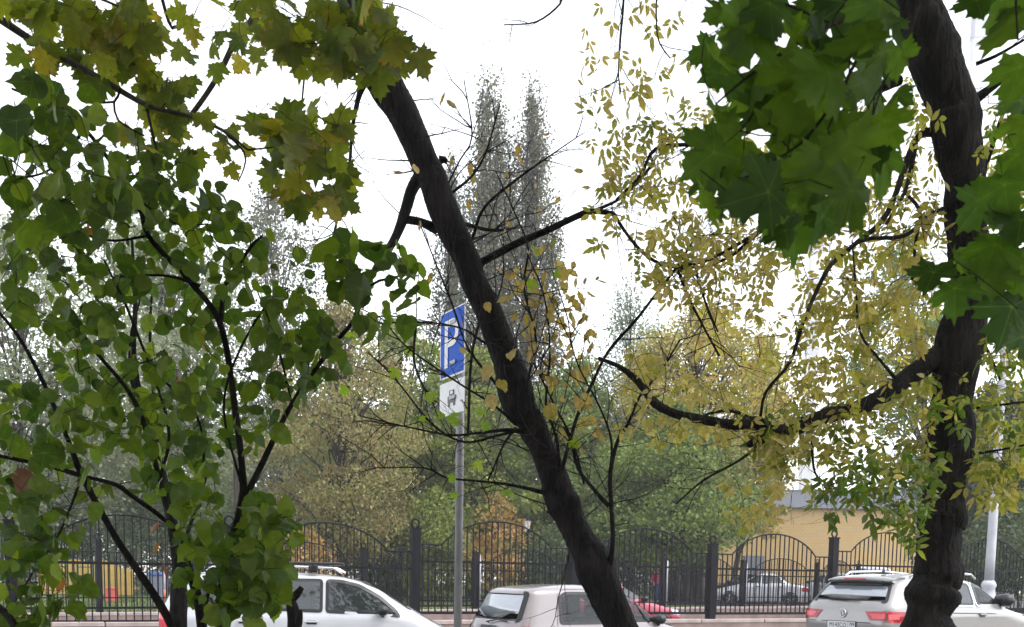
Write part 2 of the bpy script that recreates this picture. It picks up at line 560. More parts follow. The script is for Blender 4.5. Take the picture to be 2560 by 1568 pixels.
def compound(nleaf, seed, spread=1.0):
    rs = np.random.default_rng(seed)
    V, F, rim, rib = [], [], [], []
    spec = [((0, 0.60), 0.0, 0.55)]
    if nleaf >= 3:
        spec += [((0, 0.52), R(62), 0.46), ((0, 0.52), R(-60), 0.46)]
    if nleaf >= 5:
        spec += [((0, 0.30), R(70), 0.40), ((0, 0.30), R(-72), 0.40)]
    for (ox, oy), an, s in spec:
        an += rs.uniform(-.25, .25)
        v, f, a, b = blade(LEAFLET, .4, (6,), rs.uniform(.1, .5), rs.uniform(.2, .9), .1, int(rs.integers(1e6)), petiole=.10)
        v = v * s * rs.uniform(.85, 1.12)
        tw = rs.uniform(-.6, .6)
        c, sn = math.cos(tw), math.sin(tw)
        v = np.stack([v[:, 0] * c + v[:, 2] * sn, v[:, 1], v[:, 2] * c - v[:, 0] * sn], 1)
        c, sn = math.cos(-an), math.sin(-an)
        v = np.stack([v[:, 0] * c - v[:, 1] * sn + ox, v[:, 0] * sn + v[:, 1] * c + oy, v[:, 2]], 1)
        F.append(f + sum(len(x) for x in V))
        V.append(v); rim.append(a); rib.append(b)
    o = sum(len(x) for x in V)
    V.append(np.array([(-.008, 0, 0), (.008, 0, 0), (0, .66, 0), (0, 0, .01)]))
    F.append(np.array([(0, 1, 2), (1, 3, 2), (3, 0, 2)]) + o)
    rim.append(np.zeros(4)); rib.append(np.ones(4))
    V = np.vstack(V)
    V[:, 2] -= 0.35 * np.clip(V[:, 1] - .2, 0, None) ** 2
    return V, np.vstack(F), np.concatenate(rim), np.concatenate(rib)


SHAPES = {
    'maple': [blade(MAPLE, .27, MAPLE_RIBS, f, d, w, s, petiole=.35) for f, d, w, s in ((.10, .3, .08, 1), (.25, .5, .10, 2), (.05, .6, .12, 3), (.38, .4, .08, 4), (.18, .15, .14, 5))],
    'round': [blade(ROUND, .42, ROUND_RIBS, f, d, w, s, petiole=.18) for f, d, w, s in ((.1, .2, .06, 11), (.3, .4, .12, 12), (.6, .3, .08, 13), (.2, .8, .16, 14), (.45, .6, .2, 15), (.02, 1.0, .1, 16))],
    'ash': [compound(n, s) for n, s in ((3, 21), (5, 22), (3, 23), (5, 24), (3, 25))],
    'leaflet': [blade(LEAFLET, .4, (6,), f, d, .1, s, petiole=.12) for f, d, s in ((.2, .3, 31), (.4, .8, 32), (.1, .5, 33))],
}
_mesh_cache = {}


def leaf_mesh(shape, k, mat):
    key = (shape, k, mat.name)
    if key not in _mesh_cache:
        V, F, rim, rib = SHAPES[shape][k]
        me = fast_mesh('leaf', V, F.ravel(), 3, mat, True, {'rim': rim, 'rib': rib, 'tint': np.full(len(V), (k * .37) % 1)})
        _mesh_cache[key] = me
    return _mesh_cache[key]


def frames(tip, nrm):
    """rotation matrices (n,3,3) with columns x, y=tip, z=normal"""
    y = tip / np.linalg.norm(tip, axis=1, keepdims=True)
    z = nrm - y * np.sum(nrm * y, 1, keepdims=True)
    z = z / (np.linalg.norm(z, axis=1, keepdims=True) + 1e-9)
    x = np.cross(y, z)
    return np.stack([x, y, z], 2)


def leaf_cloud(name, shape, mat, pos, Rm, size, parent, var, tint=None):
    """many leaves as ONE mesh"""
    Vs, Fs, A, B, T = [], [], [], [], []
    off = 0
    for k in range(len(SHAPES[shape])):
        idx = np.nonzero(var == k)[0]
        if not len(idx):
            continue
        V, F, rim, rib = SHAPES[shape][k]
        W = np.einsum('nij,vj->nvi', Rm[idx], V) * size[idx][:, None, None] + pos[idx][:, None, :]
        n, nv = len(idx), len(V)
        Vs.append(W.reshape(-1, 3))
        Fs.append((F[None] + (np.arange(n) * nv)[:, None, None] + off).reshape(-1, 3))
        A.append(np.tile(rim, n)); B.append(np.tile(rib, n))
        T.append(np.repeat(tint[idx] if tint is not None else rng.random(n), nv))
        off += n * nv
    me = fast_mesh(name, np.vstack(Vs), np.vstack(Fs).ravel(), 3, mat, True, {'rim': np.concatenate(A), 'rib': np.concatenate(B), 'tint': np.concatenate(T)})
    o = link(name, me, parent, 'stuff')
    worldify(o, parent)
    return o


def leaf_objects(shape, mat, pos, Rm, size, parent, var, name='leaf'):
    inv = parent.matrix_basis.inverted()
    for i in range(len(pos)):
        o = bpy.data.objects.new(name, leaf_mesh(shape, int(var[i]), mat))
        mt = Matrix.Identity(4)
        for a in range(3):
            for b in range(3):
                mt[a][b] = Rm[i][a][b] * size[i]
            mt[a][3] = pos[i][a]
        o.parent = parent
        o.matrix_basis = inv @ mt
        COL.objects.link(o)


def inside(poly, x, y):
    r = np.zeros(len(x), bool)
    n = len(poly)
    for i in range(n):
        x1, y1 = poly[i]
        x2, y2 = poly[(i + 1) % n]
        c = ((y1 > y) != (y2 > y))
        with np.errstate(divide='ignore', invalid='ignore'):
            xi = (x2 - x1) * (y - y1) / (y2 - y1 + 1e-12) + x1
        r ^= c & (x < xi)
    return r


def scatter(poly, n, zr, spacing=14, clump=0, holes=()):
    """n points over a photo polygon, each at its own depth: (px, py, Z)"""
    poly = np.array(poly, float)
    lo, hi = poly.min(0), poly.max(0)
    out = []
    tries = 0
    while len(out) < n and tries < 60:
        tries += 1
        c = rng.uniform(lo, hi, (n * 3, 2))
        if clump:
            cc = rng.uniform(lo, hi, (clump, 2))
            c = cc[rng.integers(clump, size=n * 3)] + rng.normal(0, 1, (n * 3, 2)) * (hi - lo) * 0.09
        ok = inside(poly, c[:, 0], c[:, 1])
        for h in holes:
            ok &= ~inside(np.array(h, float), c[:, 0], c[:, 1])
        for q in c[ok]:
            if len(out) >= n:
                break
            if spacing and out:
                o = np.array(out[-400:])
                if np.min(np.sum((o[:, :2] - q) ** 2, 1)) < (spacing * rng.uniform(.3, 1)) ** 2:
                    continue
            out.append((q[0], q[1], rng.uniform(*zr)))
    return np.array(out)


def grow_twigs(skel, anchors, seg=0.10, sag=0.03, jitter=0.12, order=None):
    """joins every leaf anchor to the nearest wood, twig by twig; returns (points, radius) chains"""
    nodes = [np.asarray(p, float) for p in skel]
    ns = len(nodes)
    parent = [-1] * ns
    A = np.array(anchors)
    S = np.array(nodes)
    d0 = np.array([np.min(np.sum((S - a) ** 2, 1)) for a in A])
    arr = np.empty((ns + len(A) * 40, 3))
    arr[:ns] = S
    cnt = ns
    for i in np.argsort(d0):
        a = A[i]
        dd = np.sum((arr[:cnt] - a) ** 2, 1)
        j = int(np.argmin(dd))
        d = math.sqrt(dd[j])
        k = min(38, max(1, int(d / seg)))
        p0 = arr[j].copy()
        side = rng.normal(0, 1, 3) * jitter * d
        last = j
        for t in range(1, k + 1):
            u = t / k
            q = p0 * (1 - u) + a * u + side * math.sin(math.pi * u) * .6 + np.array([0, 0, sag * d * math.sin(math.pi * u)])
            if cnt >= len(arr):
                break
            arr[cnt] = q
            parent.append(last)
            last = cnt
            cnt += 1
    n = cnt
    load = np.zeros(n)
    kids = [[] for _ in range(n)]
    for i in range(ns, n):
        kids[parent[i]].append(i)
    for i in range(n - 1, ns - 1, -1):
        load[i] += 1 if not kids[i] else 0
        load[parent[i]] += load[i]
    chains = []
    stack = [(i, c) for i in range(ns) for c in kids[i]]
    while stack:
        a, b = stack.pop()
        ch = [a, b]
        while kids[b]:
            ks = sorted(kids[b], key=lambda q: -load[q])
            for o in ks[1:]:
                stack.append((b, o))
            b = ks[0]
            ch.append(b)
        chains.append((arr[ch], load[ch]))
    return chains


def twig_mesh(name, chains, mat, parent, r0=0.0012, pw=0.45, rmax=0.02, extra=()):
    V, F = [], []
    for pts, load in list(chains):
        rad = np.minimum(rmax, r0 * np.maximum(1, load) ** pw)
        rad[0] = rad[1]
        v, f = tube_geo(pts, list(rad), 4 if rad[0] < .006 else 6, False)
        o = len(V)
        V += v
        F += [tuple(i + o for i in q) for q in f]
    for pts, rad in extra:
        v, f = tube_geo(pts, list(rad), 4, False)
        o = len(V)
        V += v
        F += [tuple(i + o for i in q) for q in f]
    fl = np.array(F).ravel()
    me = fast_mesh(name, np.array(V), fl, 4, mat, True)
    o = link(name, me, parent, 'stuff')
    worldify(o, parent)
    return o


def branch_pts(rows, step=0.08):
    """rows: (px, py, Z, width in photo pixels) -> spline of positions and radii"""
    q = [tuple(P(a, b, c)) + (w / 2 / FPX * c,) for a, b, c, w in rows]
    s = spline(q, step)
    return s[:, :3], np.maximum(s[:, 3], 0.0015)


def wood(name, rows, mat, parent, sides=8, step=0.08, rough=0.05, seed=0):
    pts, rad = branch_pts(rows, step)
    V, F = tube_geo(list(pts), list(rad), sides)
    V = np.array(V)
    if rough:
        cen = np.repeat(pts, sides, 0)
        rr = np.repeat(rad, sides)
        for i in range(len(V)):
            p = Vector(V[i] * 9.0) + Vector((seed, 0, 0))
            n1 = mnoise.noise(p) + 0.6 * mnoise.noise(p * 2.7)
            V[i] = cen[i] + (V[i] - cen[i]) * (1 + rough * 2 * n1)
    mb = MB()
    mb.add(V, F)
    o = mb.build(name, mat, parent, True)
    worldify(o, parent)
    return pts, rad


def orient(pos, tocam=0.9, up=0.35, rnd=0.75, down=0.9, out=0.6, outvec=None):
    n = len(pos)
    c = CAM - pos
    c /= np.linalg.norm(c, axis=1, keepdims=True)
    sgn = np.where(rng.random(n) < .7, 1, -1)[:, None]
    nrm = c * tocam * sgn + np.array([0, 0, up]) + rng.normal(0, 1, (n, 3)) * rnd
    tip = rng.normal(0, 1, (n, 3)) * out + np.array([0, 0, -down])
    if outvec is not None:
        tip = tip + outvec
    return frames(tip, nrm)


# ================================================================== THE SETTING
def sheet(name, pts, z, mat, kind='structure', n=1):
    mb = MB()
    mb.add([(x, y, z) for x, y in pts], [tuple(range(len(pts)))])
    return tag(mb.build(name, mat), kind=kind)


def fence_line(k):                              # the near railing runs away to the right
    return np.array([-2.11 + 3.49 * k, 22.0 + 1.69 * k])


def far_line(t):                                # the second railing, behind the lane
    return np.array([-10.6 + 16.25 * t, 26.3 + 12.3 * t])


sheet('ground', [(-150, -20), (150, -20), (150, 150), (-150, 150)], -0.02, M['soil'])
A, B = fence_line(-4), fence_line(8)
nv = np.array([1.69, -3.49]) / 3.878            # towards the road
# road in front of the railing, kerb and footway under it, lane behind it
sheet('road', [tuple(A + nv * 1.6), tuple(B + nv * 1.6), tuple(B + nv * 13), tuple(A + nv * 13)], -0.012, M['asphalt'])
sheet('lane', [tuple(A - nv * .3), tuple(B - nv * .3), tuple(B - nv * 9), tuple(A - nv * 8)], -0.008, M['asphalt'])
mb = MB()
mid = (A + B) / 2 + nv * 1.0
ang = math.atan2(1.69, 3.49)
mb.box((mid[0], mid[1], 0.04), (46, 1.2, 0.12), ang)
tag(mb.build('pavement', M['kerb'], bevel=.02), kind='structure')
mb = MB().box((7.2, 18.2, 0.03), (5.6, 7.0, 0.16), R(47))
tag(mb.build('parking_pavement', M['asphalt'], bevel=.02), kind='structure')

# raised park behind the second railing
C0, C1 = far_line(-.6), far_line(1.75)
mb = MB()
n2 = np.array([-12.3, 16.25]) / 20.38
pts = [tuple(C0), tuple(C1), tuple(C1 + n2 * 75 + np.array([40, 0])), tuple(C0 + n2 * 85 - np.array([45, 0]))]
mb.add([(x, y, .38) for x, y in pts] + [(x, y, -.3) for x, y in pts], [(0, 1, 2, 3), (4, 7, 6, 5), (0, 4, 5, 1), (1, 5, 6, 2), (2, 6, 7, 3), (3, 7, 4, 0)])
tag(mb.build('lawn', M['lawn']), kind='structure')
c0, c1 = at_y(1560, 1500, 36)[:2], None
mb = MB()
lot = [(8.2, 41.2), (16.5, 46.2), (33, 57), (33, 63), (9, 56), (5, 50)]
mb.add([(x, y, .386) for x, y in lot], [tuple(range(len(lot)))])
tag(mb.build('car_park', M['asphalt']), kind='structure')
mb = MB()
pp = [(-18, 46), (6, 46.5), (6, 48.6), (-18, 48)]
mb.add([(x, y, .386) for x, y in pp], [(0, 1, 2, 3)])
tag(mb.build('path', M['kerb']), kind='structure')


# grass tufts that catch light on the lawn
def grass():
    n = 9000
    t = rng.random(n)
    w = rng.random(n) ** 1.6 * 22
    base = np.stack([-10.6 + 16.25 * (t * 1.7 - .5), 26.3 + 12.3 * (t * 1.7 - .5)], 1) + n2[None] * (w[:, None] + .3)
    h = rng.uniform(.05, .16, n)
    an = rng.uniform(0, 6.28, n)
    dx = np.stack([np.cos(an), np.sin(an)], 1) * .035
    z = np.full(n, .38)
    lean = rng.normal(0, .03, (n, 2))
    V = np.stack([np.column_stack([base - dx, z]), np.column_stack([base + dx, z]), np.column_stack([base + lean, z + h])], 1).reshape(-1, 3)
    me = fast_mesh('grass', V, np.arange(len(V)), 3, M['leaf_grass'])
    o = link('grass', me, None, 'stuff')
    tag(o, 'short green park grass with fallen leaves behind the railings', 'grass')


M['leaf_grass'] = mat_leaf('leaf_grass', [(0.07, 0.12, 0.03, 1), (0.10, 0.15, 0.04, 1), (0.20, 0.17, 0.06, 1), (0.08, 0.13, 0.03, 1)], 0.3)
grass()


def low_wall(name, p0, p1, z0, z1, th, label, courses=1):
    """a retaining wall of precast blocks under a coping"""
    d = p1 - p0
    L = np.linalg.norm(d)
    an = math.atan2(d[1], d[0])
    root = empty(name, (p0[0], p0[1], 0), an, label, 'wall')
    MB().box((L / 2, 0, (z0 + z1 - .09) / 2), (L, th * .9, z1 - .09 - z0)).build('wall_core', M['wall_brown'], root)
    bl, n = 1.94, int(L / 1.94)
    me = None
    for i in range(n):
        if me is None:
            o = MB().box((0, 0, 0), (bl - .02, th, .09)).build('coping_stone', M['coping'], root, bevel=.012)
            me = o.data
        else:
            o = link('coping_stone', me, root)
            o.modifiers.new("bevel", 'BEVEL').width = .012
        o.location = (bl * (i + .5), rng.uniform(-.006, .006), z1 - .045 + rng.uniform(-.004, .004))
    return root


wpts = [fence_line(k) for k in range(-3, 8)]
low_wall('retaining_wall', fence_line(-3.1), fence_line(7), -.1, .60, .34, 'long brown low wall with pale coping under the near railing')
low_wall('park_wall', far_line(-.55) , far_line(1.6), -.1, .46, .30, 'pinkish brown low wall on the far side of the lane')


# ------------------------------------------------------------------ railings
def railing_panel(parent, p0, p1, zm, zb, flat, peak, nb, bar_t, arch=True, bars_as_parts=True, post_gap=.09):
    d = np.array([p1[0] - p0[0], p1[1] - p0[1]])
    L = np.linalg.norm(d)
    u = d / L
    an = math.atan2(d[1], d[0])
    w = lambda s, z: (p0[0] + u[0] * s, p0[1] + u[1] * s, z)
    s0, s1 = post_gap, L - post_gap
    e0, e1 = L * .155, L * .845
    def ztop(s):
        if not arch or s < e0 or s > e1:
            return zm + flat
        t = (s - e0) / (e1 - e0) * 2 - 1
        d_ = math.cos(R(58))                    # a segment of a circle
        return zm + flat + (peak - flat) * (math.sqrt(max(0, 1 - (t * math.sin(R(58))) ** 2)) - d_) / (1 - d_)
    mb = MB()
    for z, h in ((zm, .045), (zb + .02, .06), (zb + .28, .03)):
        c = w((s0 + s1) / 2, z)
        mb.box(c, (s1 - s0, .04, h), an)
    top = [w(s0, zm + flat), w(e0, zm + flat)]
    if arch:
        top += [w(e0 + (e1 - e0) * k / 20, ztop(e0 + (e1 - e0) * k / 20)) for k in range(0, 21)][1:-1]
    top += [w(e1, zm + flat), w(s1, zm + flat)]
    mb.tube(top, .019, 6)
    pan = mb.build('panel', M['iron'], parent)
    worldify(pan, parent)
    inv = None
    mw = Matrix.Identity(4)
    bm_stuff = MB()
    for i in range(nb):
        s = s0 + (s1 - s0) * (i + .5) / nb
        z1, z0 = ztop(s), zb
        if bars_as_parts:
            o = link('bar', bar_unit(bar_t), pan)
            o.matrix_basis = Matrix.Translation(w(s, (z0 + z1) / 2)) @ Matrix.Rotation(an, 4, 'Z') @ Matrix.Diagonal((1, 1, (z1 - z0), 1))
        else:
            bm_stuff.box(w(s, (z0 + z1) / 2), (bar_t, bar_t, z1 - z0), an)
    if not bars_as_parts:
        worldify(bm_stuff.build('bars', M['iron'], pan, kind='stuff'), pan)
    return pan


_bar = {}


def bar_unit(t):
    if t not in _bar:
        o = MB().box((0, 0, 0), (t, t, 1.0))
        me = bpy.data.meshes.new('bar')
        me.from_pydata(o.v, [], o.f)
        me.materials.append(M['iron'])
        _bar[t] = me
    return _bar[t]


def railing_post(parent, p, z0, z1, w, an, ring=True):
    mb = MB()
    mb.box((p[0], p[1], (z0 + z1) / 2), (w, w, z1 - z0), an)
    mb.box((p[0], p[1], z1 + .012), (w * 1.18, w * 1.18, .03), an)
    o = mb.build('post', M['iron'], parent)
    worldify(o, parent)
    if ring:                                    # scrolled ring finial
        mb = MB()
        r = w * .48
        pts = []
        for k in range(15):
            a = -math.pi / 2 + .35 + (2 * math.pi - .7) * k / 14
            pts.append((p[0] + r * math.cos(a) * math.cos(an), p[1] + r * math.cos(a) * math.sin(an), z1 + .03 + r + r * math.sin(a)))
        mb.tube(pts, w * .12, 6)
        f = mb.build('finial', M['iron'], o, True)
        worldify(f, o)
    return o


an_near = math.atan2(1.69, 3.49)
near = empty('near_railing', tuple(fence_line(0)) + (.6,), 0, 'black iron railing with arched panels and square posts, nearer the road', 'fence')
ZM = {-3: 1.70, -2: 1.70, -1: 1.70, 0: 1.86, 1: 1.845, 2: 1.835, 3: 2.0, 4: 1.95, 5: 1.97, 6: 2.0}
TOP = {-3: 2.42, -2: 2.42, -1: 2.45, 0: 2.54, 1: 2.45, 2: 2.42, 3: 2.69, 4: 2.6, 5: 2.6, 6: 2.6, 7: 2.6}
for k in range(-2, 6):
    railing_panel(near, fence_line(k), fence_line(k + 1), ZM[k], ZM[k] - 1.12, .36, .90, 25, .023)
for k in range(-2, 7):
    railing_post(near, fence_line(k), .58, TOP[k], .185, an_near)

# the second, lower railing beyond the lane
far = empty('far_railing', tuple(far_line(0)) + (.46,), 0, 'thinner iron railing with arched panels on the wall across the lane', 'fence')


def t_for(px):
    best = None
    for i in range(400):
        t = -.4 + i * .005
        q = far_line(t)
        e = abs(project((q[0], q[1], 1.5))[0] - px)
        if best is None or e < best[0]:
            best = (e, t)
    return best[1]


fp = [t_for(p) for p in (-120, 245, 590, 910, 1187, 1421, 1655, 1854, 2040, 2215, 2380, 2540)]
an_far = math.atan2(12.3, 16.25)
for i in range(len(fp) - 1):
    railing_panel(far, far_line(fp[i]), far_line(fp[i + 1]), 1.70, .55, .30, .72, 26, .022, True, False, .07)
for i, t in enumerate(fp):
    railing_post(far, far_line(t), .44, 2.28, .15, an_far)
    q = far_line(t)
# pale upright strips added as the lit side of some far railing posts
for px in (1192, 1662, 1861):
    q = far_line(t_for(px)) - n2 * .12
    o = MB().tube([(q[0], q[1], .44), (q[0], q[1], 2.2)], .032, 8).build('lit_strip', M['galv'], far, True)
    worldify(o, far)

# ------------------------------------------------------------------ parking sign on its pole
sg = P(1151, 1000, 8.5)
sx, sy = sg[0], sg[1]
root = empty('parking_sign', (sx, sy, 0), 0, 'blue parking sign with a white letter P on a grey steel pole', 'sign')
lean = math.tan(R(-.4))
MB().lathe((0, 0, 0), [(.034, -.05), (.034, 3.74), (.030, 3.76)], 14).build('pole', M['galv'], root, True)
c_l, c_r = P(1114, 880, 8.72), P(1176, 880, 8.30)
yaw = math.atan2(c_r[1] - c_l[1], c_r[0] - c_l[0])
sw = float(np.linalg.norm((c_r - c_l)[:2]))
zt, zb_ = P(1135, 776, 8.5)[2], P(1135, 941, 8.5)[2]
cxy = ((c_l + c_r) / 2)[:2] - np.array([sx, sy])
fr = np.array([math.sin(yaw), -math.cos(yaw)])           # towards the reader


def on_sign(u, v, d):
    """u across, v up (metres from the centre of the blue plate), d proud of it"""
    zc = (zt + zb_) / 2
    return (cxy[0] + math.cos(yaw) * u + fr[0] * d, cxy[1] + math.sin(yaw) * u + fr[1] * d, zc + v)


def sign_rect(name, u0, u1, v0, v1, d, mat, parent, th=.006):
    mb = MB()
    a = [on_sign(u, v, dd) for dd in (d - th, d) for u, v in ((u0, v0), (u1, v0), (u1, v1), (u0, v1))]
    mb.add(a, [(0, 3, 2, 1), (4, 5, 6, 7), (0, 1, 5, 4), (1, 2, 6, 5), (2, 3, 7, 6), (3, 0, 4, 7)])
    return mb.build(name, mat, parent)


hw, hh = sw / 2, (zt - zb_) / 2
sign_rect('sign_plate', -hw, hw, -hh, hh, .05, M['sign_white'], root)
face = sign_rect('blue_face', -hw + .018, hw - .018, -hh + .016, hh - .012, .053, M['sign_blue'], root, .003)
# letter P: stem and bowl as one ring
mb = MB()
k = hh * 2
out, inn = [], []
S = .56
prof_o = [(-.30, -.36), (-.30, .36), (.05, .36)] + [(.05 + .24 * math.sin(a), .155 + .205 * math.cos(a)) for a in np.linspace(.2, math.pi - .2, 9)] + [(.05, -.05), (-.16, -.05), (-.16, -.36)]
hole = [(-.16, .25), (.04, .25)] + [(.04 + .12 * math.sin(a), .155 + .095 * math.cos(a)) for a in np.linspace(.3, math.pi - .3, 6)] + [(.04, .06), (-.16, .06)]
bm = bmesh.new()
sc = hh * 2 * .98
vo = [bm.verts.new(on_sign(u * sc * .86, v * sc, .0575)) for u, v in prof_o]
vi = [bm.verts.new(on_sign(u * sc * .86, v * sc, .0575)) for u, v in hole]
eds = []
for ring in (vo, vi):
    for i in range(len(ring)):
        eds.append(bm.edges.new((ring[i], ring[(i + 1) % len(ring)])))
bmesh.ops.triangle_fill(bm, use_beauty=True, edges=eds)
me = bpy.data.meshes.new('letter')
bm.to_mesh(me); bm.free()
me.materials.append(M['sign_white'])
link('letter', me, face)
# white supplementary plate with pictogram below
pz0, pz1 = -hh - .31, -hh - .035
sup = sign_rect('lower_plate', -hw, hw, pz0, pz1, .05, M['sign_white'], root)
MBp = sign_rect('pictogram', -.075, .075, pz0 + .10, pz0 + .155, .054, M['sign_black'], sup, .003)
sign_rect('pictogram', -.045, .05, pz0 + .157, pz0 + .20, .054, M['sign_black'], sup, .003)
sign_rect('pictogram', -.022, .028, pz0 + .168, pz0 + .192, .0555, M['sign_white'], sup, .001)
for u in (-.05, .05):
    sign_rect('pictogram', u - .018, u + .018, pz0 + .07, pz0 + .099, .054, M['sign_black'], sup, .003)
for v in (-hh * .6, hh * .6, (pz0 + pz1) / 2):
    mb = MB()
    p = on_sign(0, v, .02)
    mb.box((p[0] * .5, p[1] * .5, p[2]), (.11, .11, .03), yaw)
    mb.build('bracket', M['sign_back'], root)

# ------------------------------------------------------------------ lamp posts
lp = at_y(2474, 1430, 21.0)
root = empty('street_lamp', (lp[0], lp[1], 0), 0, 'pale grey fluted street lamp column with moulded base behind the estate car', 'lamp post')
MB().lathe((0, 0, 0), [(.22, 0), (.22, .9), (.20, .95), (.17, 1.05), (.14, 1.25), (.165, 1.30), (.14, 1.36), (.125, 1.5), (.15, 1.56), (.13, 1.62), (.10, 1.66)], 20).build('base', M['lamp_paint'], root, True)
MB().lathe((0, 0, 1.66), [(.096, 0), (.092, .5), (.085, 1.9), (.078, 3.6), (.065, 7.6), (.055, 8.0)], 18).build('shaft', M['lamp_paint'], root, True)
mb = MB().tube([(0, 0, 9.6), (.1, -.2, 10.2), (.3, -.8, 10.5), (.45, -1.3, 10.45)], .04, 8)
mb.build('arm', M['lamp_paint'], root, True)
MB().box((.5, -1.5, 10.42), (.3, .7, .12), R(15), .8).build('lamp_head', M['lamp_paint'], root)

lp = at_y(1317, 1330, 44)
root = empty('park_lantern', (lp[0], lp[1], .38), 0, 'small black park lantern with a pale tapered glass behind the railings', 'lamp post')
zt_ = at_y(1317, 1326, 44)[2] - .38
MB().lathe((0, 0, 0), [(.09, 0), (.09, .3), (.05, .4), (.04, zt_ - .1), (.06, zt_)], 10).build('post', M['iron'], root, True)
MB().lathe((0, 0, zt_), [(.09, 0), (.17, .38), (.17, .4)], 6).build('glass', M['lamp_clear'], root)
MB().lathe((0, 0, zt_ + .4), [(.23, 0), (.16, .1), (.05, .2), (.02, .3)], 6).build('cap', M['iron'], root)

# ------------------------------------------------------------------ yellow building
M['yellow_tile'] = bpy.data.materials.new('yellow_tile')
M['yellow_tile'].use_nodes = True
nt = M['yellow_tile'].node_tree
b = nt.nodes['Principled BSDF']
b.inputs['Roughness'].default_value = .6
tc = nt.nodes.new('ShaderNodeTexCoord')
mp = nt.nodes.new('ShaderNodeMapping')
mp.inputs['Rotation'].default_value = (R(90), 0, 0)
bk = nt.nodes.new('ShaderNodeTexBrick')
bk.inputs['Color1'].default_value = (.62, .42, .18, 1)
bk.inputs['Color2'].default_value = (.66, .45, .20, 1)
bk.inputs['Mortar'].default_value = (.52, .35, .155, 1)
bk.inputs['Scale'].default_value = 1.0
bk.inputs['Mortar Size'].default_value = .012
bk.inputs['Brick Width'].default_value = .26
bk.inputs['Row Height'].default_value = .13
nt.links.new(tc.outputs['Object'], mp.inputs[0])
nt.links.new(mp.outputs[0], bk.inputs['Vector'])
nt.links.new(bk.outputs[0], b.inputs['Base Color'])
M['fascia'] = mat_basic('fascia', (.30, .31, .36, 1), .55, 0, .1, .5)
M['plinth'] = mat_basic('plinth', (.22, .22, .25, 1), .8, 0, .2, 1.2)
bl, br_ = at_y(1690, 1400, 60), at_y(2345, 1300, 60)
zr, zf = at_y(2150, 1231, 60)[2], at_y(2150, 1274, 60)[2]
root = empty('yellow_building', (bl[0], 60, .38), 0, 'single storey yellow tiled building with a grey flat roof band', 'building')
W = br_[0] - bl[0]
MB().box((W / 2, 5, (zf - .38 + .9) / 2), (W, 10, zf - .38 - .9)).build('wall', M['yellow_tile'], root)
MB().box((W / 2, 5, .45), (W + .06, 10.06, .9)).build('plinth', M['plinth'], root)
MB().box((W / 2, 5, (zr + zf) / 2 - .38), (W + .7, 10.7, zr - zf)).build('roof_band', M['fascia'], root, bevel=.03)
MB().box((W / 2, 5, zr - .38 + .03), (W + .8, 10.8, .06)).build('roof_edge', M['galv'], root)
for i, f in enumerate((.10, .30)):
    d = MB().box((W * f, -.03, 1.3), (1.2, .06, 2.4)).build('door', M['plinth'], root)
    MB().box((W * f + .45, -.07, 1.2), (.04, .05, .2)).build('handle', M['galv'], d)

# slim pale towers far behind the trees
M['tower_white'] = mat_basic('tower_white', (.80, .80, .82, 1), .7, 0, .04, .1)
M['tower_grey'] = mat_basic('tower_grey', (.60, .60, .66, 1), .7, 0, .06, .1)
for px, wpx, lab in ((2413, 26, 'slim pale grey tower seen high beside the thick right trunk'), (2042, 28, 'slim pale grey tower showing between the yellow leaves')):
    q = at_y(px, 600, 95)
    root = empty('distant_tower', (q[0], 95, 0), 0, lab, 'tower', 'slim towers far away')
    w_ = wpx / FPX * 95
    H = 56 if px > 2200 else 35
    MB().box((0, 0, H / 2), (w_ * .96, w_ * .96, H)).build('core', M['tower_white'], root)
    for z in range(5, int(H), 9):
        MB().box((0, 0, z), (w_, w_, 2.8)).build('loggia_band', M['tower_grey'], root)

# ------------------------------------------------------------------ playground behind the left railing
M['yellow_paint'] = mat_basic('yellow_paint', (.42, .27, .06, 1), .55, 0, .15, 3)
M['red_paint'] = mat_basic('red_paint', (.50, .09, .07, 1), .5, 0, .12, 4)
M['bin_blue'] = mat_basic('bin_blue', (.04, .08, .22, 1), .4, 0, .12, 4)
M['bin_grey'] = mat_basic('bin_grey', (.16, .17, .24, 1), .45, 0, .12, 4)
M['orange_paint'] = mat_basic('orange_paint', (.62, .17, .07, 1), .5, 0, .1, 4)
M['green_paint'] = mat_basic('green_paint', (.02, .10, .06, 1), .5, 0, .1, 4)
M['wall_pale'] = mat_basic('wall_pale', (.5, .49, .5, 1), .8, 0, .1, 1)
Y = 43
x0, x1 = at_y(95, 1440, Y)[0], at_y(345, 1440, Y)[0]
root = empty('plank_fence', (x0, Y, .38), 0, 'low yellow plank fence of the playground beyond the railings', 'fence')
n = int((x1 - x0) / .2)
ptop = at_y(200, 1405, Y)[2] - .38
me = None
for i in range(n):
    h = ptop + .06 * math.sin(i * 1.1) - (.55 if i > n * .72 else 0) * ((i - n * .72) / (n * .28))
    o = MB().box((0, 0, h / 2 + .06), (.185, .03, h)).build('plank', M['yellow_paint'], root)
    o.location = ((i + .5) * .2, rng.uniform(-.006, .006), 0)
for z in (.35, ptop * .8):
    MB().box(((x1 - x0) / 2, .045, z), (x1 - x0, .05, .09)).build('rail', M['yellow_paint'], root)
q = at_y(279, 1480, 36)
root = empty('red_box', (q[0], 36, .38), R(12), 'small red box seat on the lawn before the yellow planks', 'box')
bw = 29 / FPX * 36
MB().box((0, 0, .24), (bw, bw * .8, .42), 0, .96).build('body', M['red_paint'], root, bevel=.02)
MB().box((0, 0, .475), (bw * 1.06, bw * .86, .05)).build('lid', M['red_paint'], root, bevel=.012)
q = at_y(396, 1440, 37)
root = empty('rubbish_bin', (q[0], 37, .38), R(-8), 'grey rubbish container with a blue lid near the playground', 'bin')
